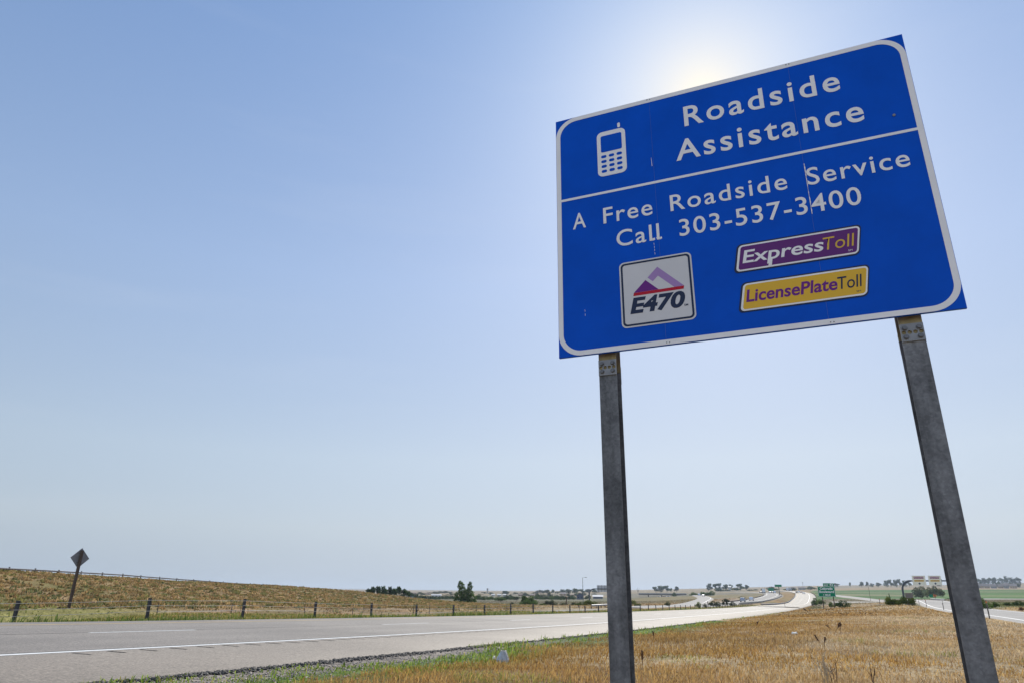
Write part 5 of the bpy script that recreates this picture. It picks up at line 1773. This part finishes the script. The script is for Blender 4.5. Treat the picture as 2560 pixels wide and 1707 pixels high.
# ------------------------------------------------------------------ small things by the road
t = 13.4
q = at(1257, 1645, t); g = gz(q.x, q.y)
vent = thing('culvert_vent', 'small ribbed grey metal cone poking out of the dry grass beside the road', 'pipe cap', (q.x, q.y, g), toward_cam(q))
zt = at(1257, 1626, t).z - g
mb = MB()
pts, rads = [(0, 0, -.08)], [.115]
for k in range(7):
    f_ = k / 6
    for dz_, dr in ((0, .0), (.004, .014), (.010, .014), (.013, .0)):
        pts.append((0.012 * f_, 0, zt * (.25 + .72 * f_) + dz_)); rads.append(.108 * (1 - f_) + .040 * f_ + dr)
pts.append((.012, 0, zt * 1.02)); rads.append(.032)
mb.tube(pts, rads, 18); mb.build('ribbed_cone', M['bright_zinc'], vent)
mb = MB(); mb.tube([(.012, 0, zt * 1.02), (.012, 0, zt * 1.06)], .026, 12); mb.build('dark_cap', M['tyre'], vent)
q2 = at(1235, 1645, t - .1)
mb = MB()
mb.tube([(0, 0, .0), (0, 0, .014), (0, 0, .03), (0, 0, .046), (0, 0, .06)], [.006, .022, .028, .022, .006], 10)
o = mb.build('pale_ball', M['cream'], None, True)
o.location = (q2.x, q2.y, gz(q2.x, q2.y) + .06)
tag(o, 'pale round lump in the grass just left of the ribbed metal cone', 'litter')
q = at(1988, 1594, 26); g = gz(q.x, q.y)
r_ = np.random.default_rng(5)
mb = MB()
mb.tube([(-.10, 0, .0), (-.06, .02, .03), (.0, 0, .02), (.05, -.02, .04), (.10, 0, .0)], [.01, .035, .028, .03, .008], 9)
o = mb.build('plastic_bag', M['paper'], None, True); o.location = (q.x, q.y, g + .12)
tag(o, 'crumpled white plastic litter lying in the dry grass between the sign posts', 'litter')

# ------------------------------------------------------------------ grass
def near_w(s):
    return W_NEAR + drift(s)


def blades(name, label, x, y, h, wd, c0, c1, lean=.35, seed=0, cat='grass', head=0.0):
    """one mesh of bent, tapered blades standing on the ground"""
    r_ = np.random.default_rng(seed)
    n = len(x)
    z = ground(x, y)
    a = r_.uniform(0, 2 * np.pi, n)
    bx, by = np.cos(a), np.sin(a)                           # blade width direction
    la = r_.uniform(0, 2 * np.pi, n)
    lm = np.abs(r_.normal(0, lean, n)) * h
    lx, ly = np.cos(la) * lm + .10 * h, np.sin(la) * lm - .04 * h
    V = np.empty((n, 5, 3))
    hw = wd / 2
    V[:, 0] = np.stack([x - bx * hw, y - by * hw, z - .02], 1)
    V[:, 1] = np.stack([x + bx * hw, y + by * hw, z - .02], 1)
    k = .85 + head
    V[:, 2] = np.stack([x + lx * .35 + bx * hw * k, y + ly * .35 + by * hw * k, z + h * .58], 1)
    V[:, 3] = np.stack([x + lx * .35 - bx * hw * k, y + ly * .35 - by * hw * k, z + h * .58], 1)
    V[:, 4] = np.stack([x + lx, y + ly, z + h * np.sqrt(np.clip(1 - (lm / h) ** 2 * .5, .3, 1))], 1)
    base = np.arange(n)[:, None] * 5
    q = base + np.array([0, 1, 2, 3])[None, :]
    t_ = base + np.array([3, 2, 4])[None, :]
    loops = np.concatenate([q, t_], 1).ravel()
    sizes = np.tile([4, 3], n)
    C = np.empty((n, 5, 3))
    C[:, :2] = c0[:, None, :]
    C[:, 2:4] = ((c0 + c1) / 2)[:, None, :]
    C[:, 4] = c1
    me = np_mesh(name, V.reshape(-1, 3), loops, sizes, C.reshape(-1, 3))
    return tag(link(name, me, M['grass']), label, cat, None, 'stuff')


def polar(n, a0, a1, t0, t1, p, seed):
    """points whose density falls off with distance: pdf ~ t**p"""
    r_ = np.random.default_rng(seed)
    a = np.radians(r_.uniform(a0, a1, n)); u = r_.random(n)
    e = p + 1
    t = (t0 ** e + u * (t1 ** e - t0 ** e)) ** (1 / e)
    return np.sin(a) * t, np.cos(a) * t, t, r_


def pick(r_, n, cols, wts):
    k = r_.choice(len(cols), n, p=np.array(wts) / np.sum(wts))
    c = np.array(cols)[k]
    return c * r_.uniform(.75, 1.25, n)[:, None]


def sw_of(x, y):
    return x * MX + y * MY, x * NX + y * NY


# dry field on our side of the road
x, y, t, r_ = polar(760000, -50, 46, 5.0, 95, -.5, 11)
xn, yn, tn, rn_ = polar(60000, -110, 110, 1.0, 5.2, 1.0, 13)
xo, yo, to, ro_ = polar(60000, 46, 80, 5.0, 40, 0.0, 14)
x, y, t = np.concatenate([x, xn, xo]), np.concatenate([y, yn, yo]), np.concatenate([t, tn, to])
s, w = sw_of(x, y)
dn = near_w(s) - w
clump = fbm(x * 1.1, y * 1.1, 71)
patch = np.clip((fbm(x / 4.5, y / 4.5, 72) - .5) * 2.0 + .5, 0, 1)
keep = (dn > np.where(s < 15, 1.5, .9) + 1.0 * (fbm(x / 2, y / 2, 73) - .4)) & (r_.random(len(x)) < np.clip(.35 + 1.3 * (clump - .25), .15, 1))
dR, _z = road_query(RAMP_R, x, y)
keep &= dR > 4.6
x, y, t, s, w, dn, clump, patch = (q[keep] for q in (x, y, t, s, w, dn, clump, patch))
n = len(x)
side = np.clip((-w + 3) / 10, .12, 1)
pale = np.clip((-w + 2) / 12, 0, 1) * .72 + np.clip((patch - .42) * 1.5, -.35, .75) * side
pale = np.clip(pale + np.clip((fbm(x / 9 + 7, y / 3.5, 78) - .52) * 3.2, -.5, .6) * side, 0, 1)[:, None]
gold = pick(r_, n, [(.38, .225, .065), (.28, .15, .045), (.46, .30, .10), (.20, .105, .04)], [4, 3, 3, 2]) * (.55 + .85 * fbm(x / 6, y / 2.5, 77))[:, None]
straw = pick(r_, n, [(.62, .48, .30), (.52, .385, .22), (.72, .60, .42), (.40, .26, .13)], [5, 3, 2, 2])
cc = gold * (1 - pale) + straw * pale
gr = (fbm(x / 3.2, y / 3.2, 75) > .745) & (r_.random(n) < .55)
cc[gr] = pick(r_, int(gr.sum()), [(.24, .25, .06), (.32, .29, .08)], [1, 1])
hh = (.028 + .098 * r_.random(n) ** 2.2) * (.35 + 1.3 * clump) * (.6 + .8 * patch)
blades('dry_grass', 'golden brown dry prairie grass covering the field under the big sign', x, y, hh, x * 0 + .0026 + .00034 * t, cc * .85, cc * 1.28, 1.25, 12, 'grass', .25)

# loose pale tangles of flattened straw
x, y, t, r_ = polar(150000, -20, 44, 6.0, 60, -.4, 15)
s, w = sw_of(x, y)
pt = fbm(x / 3.4, y / 2.0, 81)
keep = (w < 1.0 + 3 * (fbm(x / 4, y / 4, 82) - .5)) & (pt > .60 - .06 * np.clip(-w / 10, 0, 1)) & (r_.random(len(x)) < .75) & (road_query(RAMP_R, x, y)[0] > 5)
x, y, t = x[keep], y[keep], t[keep]
n = len(x)
cc = pick(r_, n, [(.66, .55, .40), (.58, .46, .31), (.74, .65, .5)], [3, 3, 1])
blades('flattened_straw', 'pale flattened straw tangled in patches over the dry field', x, y, .05 + .06 * r_.random(n), .003 + .0004 * t, cc * .85, cc, 2.2, 16)

# green weeds on the verge
x, y, t, r_ = polar(200000, -48, 23, 6.5, 150, -.75, 21)
s, w = sw_of(x, y)
dn = near_w(s) - w
edge = fbm(s / 2.4, s * 0 + 4.2, 83)
nn = fbm(x / .9, y / .9, 84)
lo = np.where((s > 9.0) & (s < 15.0), .75, .06) + (edge - .5) * .5
hi = np.where(s < 8.5, 1.9, np.where(s < 15.5, 2.2, 1.2)) + (edge - .4) * .9
keep = (dn > lo) & (dn < hi) & ((s < 45) | (edge + .25 * fbm(s / 11, s * 0 + 9, 85) > .66)) & (r_.random(len(x)) < np.clip((nn - .22) * 2.8, .05, 1)) & (s < 150)
x, y, t, nn, dn = x[keep], y[keep], t[keep], nn[keep], dn[keep]
n = len(x)
cc = pick(r_, n, [(.20, .29, .045), (.29, .36, .07), (.13, .21, .035), (.36, .32, .10)], [4, 3, 2, 1.5])
fade = np.clip((dn - 1.7) / 1.0, 0, .8)[:, None]
cc = cc * (1 - fade) + np.array((.36, .25, .08)) * fade
hh = (.03 + .10 * r_.random(n) ** 2.5) * (.3 + 1.1 * nn) * np.clip(t / 14, .55, 1.3)
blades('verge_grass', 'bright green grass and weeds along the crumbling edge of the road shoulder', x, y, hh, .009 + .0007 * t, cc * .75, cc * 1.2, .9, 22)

# median grass behind the far shoulder
x, y, t, r_ = polar(330000, -48, 21, 20, 270, -.35, 31)
s, w = sw_of(x, y)
df = w - (W_FAR + drift(s))
pt = fbm(x / 3, y / 3, 91)
st = fbm(s / 1.6, s * 0 + 1.7, 92)
keep = (df > .08 + .35 * (st < .4)) & (w < 30.2) & (r_.random(len(x)) < np.where(df < 1.3, .95, .8))
x, y, t, df, pt, st, w = (q[keep] for q in (x, y, t, df, pt, st, w))
n = len(x)
cc = pick(r_, n, [(.15, .19, .045), (.23, .23, .06), (.33, .27, .09), (.10, .14, .035)], [3, 3, 3, 1])
e = np.clip(1.3 - df, 0, 1)[:, None] * (st > .38)[:, None]
dk = pick(r_, n, [(.07, .12, .03), (.10, .16, .035), (.14, .2, .05)], [3, 3, 2])
cc = cc * (1 - e) + dk * e
br = np.clip((pt - .5) * 4, 0, 1)[:, None] * (1 - e) * ((w > 23.5) & (w < 27))[:, None]
cc = cc * (1 - br) + pick(r_, n, [(.34, .22, .09), (.28, .18, .07)], [1, 1]) * br
hh = (.04 + .08 * r_.random(n)) * (1 + 1.9 * e[:, 0] * (st > .44)) * (.7 + .6 * pt)
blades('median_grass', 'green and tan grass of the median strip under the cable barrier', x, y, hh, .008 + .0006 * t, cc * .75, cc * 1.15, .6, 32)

# rough growth on the embankment
x, y, t, r_ = polar(110000, -52, 2, 46, 225, -.1, 41)
s, w = sw_of(x, y)
p1, p2 = fbm(x / 4, y / 4, 95), fbm(x / 13, y / 13, 96)
keep = (w > 43.8) & (r_.random(len(x)) < np.clip(.25 + 1.6 * (p1 - .3), .08, 1))
x, y, t, p1, p2 = (q[keep] for q in (x, y, t, p1, p2))
n = len(x)
cc = pick(r_, n, [(.27, .165, .075), (.20, .125, .055), (.36, .25, .14), (.16, .145, .05)], [4, 3, 3, 2])
ol = np.clip((p2 - .48) * 4, 0, .85)[:, None]
cc = cc * (1 - ol) + pick(r_, n, [(.13, .13, .04), (.10, .11, .035), (.19, .165, .06)], [3, 2, 2]) * ol
gn = np.clip((61 - t) / 4, 0, .8)[:, None]
cc = cc * (1 - gn) + np.array((.2, .23, .07)) * gn
hh = (.05 + .20 * r_.random(n) ** 2.2) * (.35 + 1.3 * p1)
blades('embankment_scrub', 'brown and olive scrub grass on the slope of the embankment', x, y, hh, .05 + .0008 * t, cc * .9, cc * 1.15, .9, 42)

# tussocks that give the slope its lumps
cx_, cy_, ct_, r_ = polar(8500, -52, 2, 50, 200, .1, 45)
s, w = sw_of(cx_, cy_)
keep = w > 46
cx_, cy_ = cx_[keep], cy_[keep]
nb = 17
sz_ = r_.uniform(.2, .55, len(cx_))
rad = np.sqrt(r_.random((len(cx_), nb))) * sz_[:, None]
an = r_.uniform(0, 6.283, (len(cx_), nb))
x, y = (cx_[:, None] + rad * np.cos(an)).ravel(), (cy_[:, None] + rad * np.sin(an)).ravel()
base_c = pick(r_, len(cx_), [(.33, .22, .10), (.40, .28, .14), (.21, .19, .068), (.29, .20, .09), (.16, .17, .075)], [4, 3, 4, 2, 1.5])
cc = np.repeat(base_c, nb, 0) * r_.uniform(.8, 1.2, len(x))[:, None]
hh = (.12 + .5 * (1 - (rad / sz_[:, None]) ** 2).ravel() * np.repeat(sz_, nb)) * r_.uniform(.6, 1.15, len(x))
blades('tussock_scrub', 'rounded brown and sage tussocks dotted over the embankment slope', x, y, hh, .09 + .0006 * np.hypot(x, y), cc * .9, cc * 1.1, .6, 46)

# plateau and valley grass farther off
x, y, t, r_ = polar(90000, -6, 46, 75, 420, -.2, 51)
s, w = sw_of(x, y)
keep = ((w < near_w(s) - .6) | (w > 45))
for P, hw_ in ((RAMP_R, 5.0), (LANE_A, 4), (LANE_B, 4), (RAMP_S, 4.2), (OPP, 6.6), (HWY, 7)):
    keep &= road_query(P, x, y)[0] > hw_ + .3
x, y, t = x[keep], y[keep], t[keep]
n = len(x)
col_ = ground_color(x, y)
cc = col_ * r_.uniform(.7, 1.45, n)[:, None] * np.array((1.15, 1.1, 1.0))
p1 = fbm(x / 6, y / 6, 98)
hh = (.05 + .16 * r_.random(n) ** 1.8) * (.5 + p1)
blades('valley_grass', 'mixed dry and green rough grass across the valley and far verge', x, y, hh, .06 + .0010 * t, cc * .85, cc * 1.15, .8, 52)

# broken asphalt along the shoulder edge, gravel beside it
def crumbs(name, label, n, s0, s1, d0, d1, size, m, seed, p=.8):
    r_ = np.random.default_rng(seed)
    u = r_.random(n)
    e = -p + 1
    s = (s0 ** e + u * (s1 ** e - s0 ** e)) ** (1 / e)
    d = r_.normal(0, 1, n) * (d1 - d0) / 4 + (d0 + d1) / 2
    w = near_w(s) - d
    x, y = s * MX + w * NX, s * MY + w * NY
    z = ground(x, y)
    sz = size * r_.uniform(.35, 1.5, n) ** 1.3
    T = np.array([(1, 1, 1), (-1, -1, 1), (-1, 1, -1), (1, -1, -1), (0, 0, 1.3), (.2, -1.2, .1)], float)
    tri = np.array([(0, 4, 5), (4, 1, 5), (1, 3, 5), (3, 0, 5), (0, 2, 4), (2, 1, 4), (0, 3, 2), (1, 2, 3)])
    an = r_.uniform(0, 6.28, n)
    V = T[None] * (r_.uniform(.5, 1.1, (n, 6, 1))) * sz[:, None, None] * np.array((1, 1, .6))
    c_, s_ = np.cos(an)[:, None], np.sin(an)[:, None]
    V = np.stack([V[:, :, 0] * c_ - V[:, :, 1] * s_ + x[:, None], V[:, :, 0] * s_ + V[:, :, 1] * c_ + y[:, None], V[:, :, 2] + z[:, None] + sz[:, None] * .25], -1)
    L = (np.arange(n)[:, None, None] * 6 + tri[None]).ravel()
    me = np_mesh(name, V.reshape(-1, 3), L, np.full(n * 8, 3))
    return tag(link(name, me, m), label, 'rubble', None, 'stuff')


crumbs('asphalt_crumbs', 'dark broken asphalt crumbs along the ragged edge of the shoulder', 15000, 1.2, 60, -.12, .34, .019, M['crumb'], 61)
crumbs('gravel', 'loose grey gravel between the broken shoulder edge and the grass', 5000, 3.5, 24, .0, 1.7, .012, M['stone'], 62)

# ------------------------------------------------------------------ dead weeds
M['seed_head'] = mat('rusty_seed_head', (.075, .03, .018), .95, var=.4, scale=30)


def weed(px, yt, yb, t, stems, label, spread=.12, head=True, pale=False):
    q = at(px, yb, t); g = gz(q.x, q.y)
    o = thing('dead_weed', label, 'weed', (q.x, q.y, g), 0, 'dead weed stalks in the dry field')
    h = max(.25, at(px, yt, t).z - g)
    r_ = random.Random(int(px * 3 + yt))
    for k in range(stems):
        hx = h * (1 if k == 0 else r_.uniform(.6, .98))
        dx, dy = r_.uniform(-spread, spread), r_.uniform(-spread, spread)
        bx, by = dx * .3, dy * .3
        mb = MB()
        mb.tube([(bx, by, -.05), ((bx + dx) / 2 + r_.uniform(-.02, .02), (by + dy) / 2, hx * .5), (dx, dy, hx)], [.006 + .00012 * t, .0045 + .0001 * t, .002 + .00006 * t], 5)
        for b_ in range(3):
            f = r_.uniform(.4, .85)
            p = Vector((bx + (dx - bx) * f, by + (dy - by) * f, hx * f))
            mb.tube([p, p + Vector((r_.uniform(-.09, .09), r_.uniform(-.09, .09), r_.uniform(.06, .16)))], [.003 + .00006 * t, .0015], 4)
        st = mb.build('stem', M['straw'] if pale else M['dead'], o)
        if head:
            mb = MB()
            for j in range(26):
                f = .55 + .47 * j / 25
                rr = .013 * (1 - abs(f - .82) * 2.4) + .003
                a = j * 2.4
                c = Vector((bx + (dx - bx) * f + math.cos(a) * rr, by + (dy - by) * f + math.sin(a) * rr, hx * f))
                s_ = .007 + .0002 * t
                mb.add([c + Vector((s_, 0, 0)), c + Vector((-s_ * .5, s_ * .8, 0)), c + Vector((-s_ * .5, -s_ * .8, 0)), c + Vector((0, 0, s_ * 1.3)), c - Vector((0, 0, s_ * 1.3))],
                       [(0, 1, 3), (1, 2, 3), (2, 0, 3), (1, 0, 4), (2, 1, 4), (0, 2, 4)])
            mb.build('seed_head', M['seed_head'], o)['kind'] = 'stuff'
    return o


for a in [(2089, 1556, 1583, 34, 3, 'pair of tall rusty dock stalks standing mid-field below the exit sign', .35),
          (2099, 1555, 1580, 35, 2, 'second rusty dock clump just right of the tall mid-field pair', .2),
          (2060, 1598, 1622, 20, 2, 'two dark-headed stalks left of the green patch in the dry field', .14),
          (1889, 1556, 1573, 40, 2, 'small rusty stalk pair in the field left of the exit sign', .16),
          (1607, 1667, 1690, 12.5, 1, 'single short dark stalk beside the foot of the left sign post', .05),
          (1636, 1597, 1606, 22, 1, 'tiny dark stalk in the field right of the left sign post', .05),
          (2028, 1519, 1530, 110, 5, 'dark weed cluster on the bank left of the exit sign posts', 1.6),
          (2067, 1517, 1527, 115, 5, 'dark weed cluster between the exit sign posts', 1.2),
          (2114, 1533, 1539, 80, 4, 'low dark weeds in the dip right of the exit sign, left clump', .8),
          (2156, 1533, 1539, 80, 4, 'low dark weeds in the dip right of the exit sign, right clump', .9)]:
    weed(*a)
for a in [(2057, 1640, 1697, 11.5, 3, 'leftmost of the thin bare stalks at the bottom between the posts', .10, False, True),
          (2070, 1632, 1700, 11.0, 4, 'tallest cluster of pale bare stalks at the bottom between the posts', .13, False, True),
          (2088, 1646, 1698, 11.3, 3, 'right cluster of thin bare stalks at the bottom between the posts', .12, False, False),
          (2178, 1652, 1700, 11.0, 2, 'two thin bare stalks at the bottom left of the right post', .10, False, False)]:
    weed(*a)

# ------------------------------------------------------------------ hazy air
HZ = bpy.data.materials.new('hazy_air')
HZ.use_nodes = True
HZ.node_tree.nodes.clear()
ho = HZ.node_tree.nodes.new('ShaderNodeOutputMaterial')
hv = HZ.node_tree.nodes.new('ShaderNodeVolumePrincipled')
hv.inputs['Color'].default_value = (.72, .84, 1.0, 1)
hv.inputs['Density'].default_value = 0.00010
hv.inputs['Anisotropy'].default_value = 0.25
HZ.node_tree.links.new(hv.outputs[0], ho.inputs['Volume'])
z0_ = float(gzv.min()) - 1.0
z1_ = float(gzv.max()) + 26.0
mb = MB(); mb.box((0, 0, (z0_ + z1_) / 2), (12400, 12400, z1_ - z0_))
tag(mb.build('haze', HZ), 'thin pale summer haze over the whole valley', 'haze', None, 'stuff')
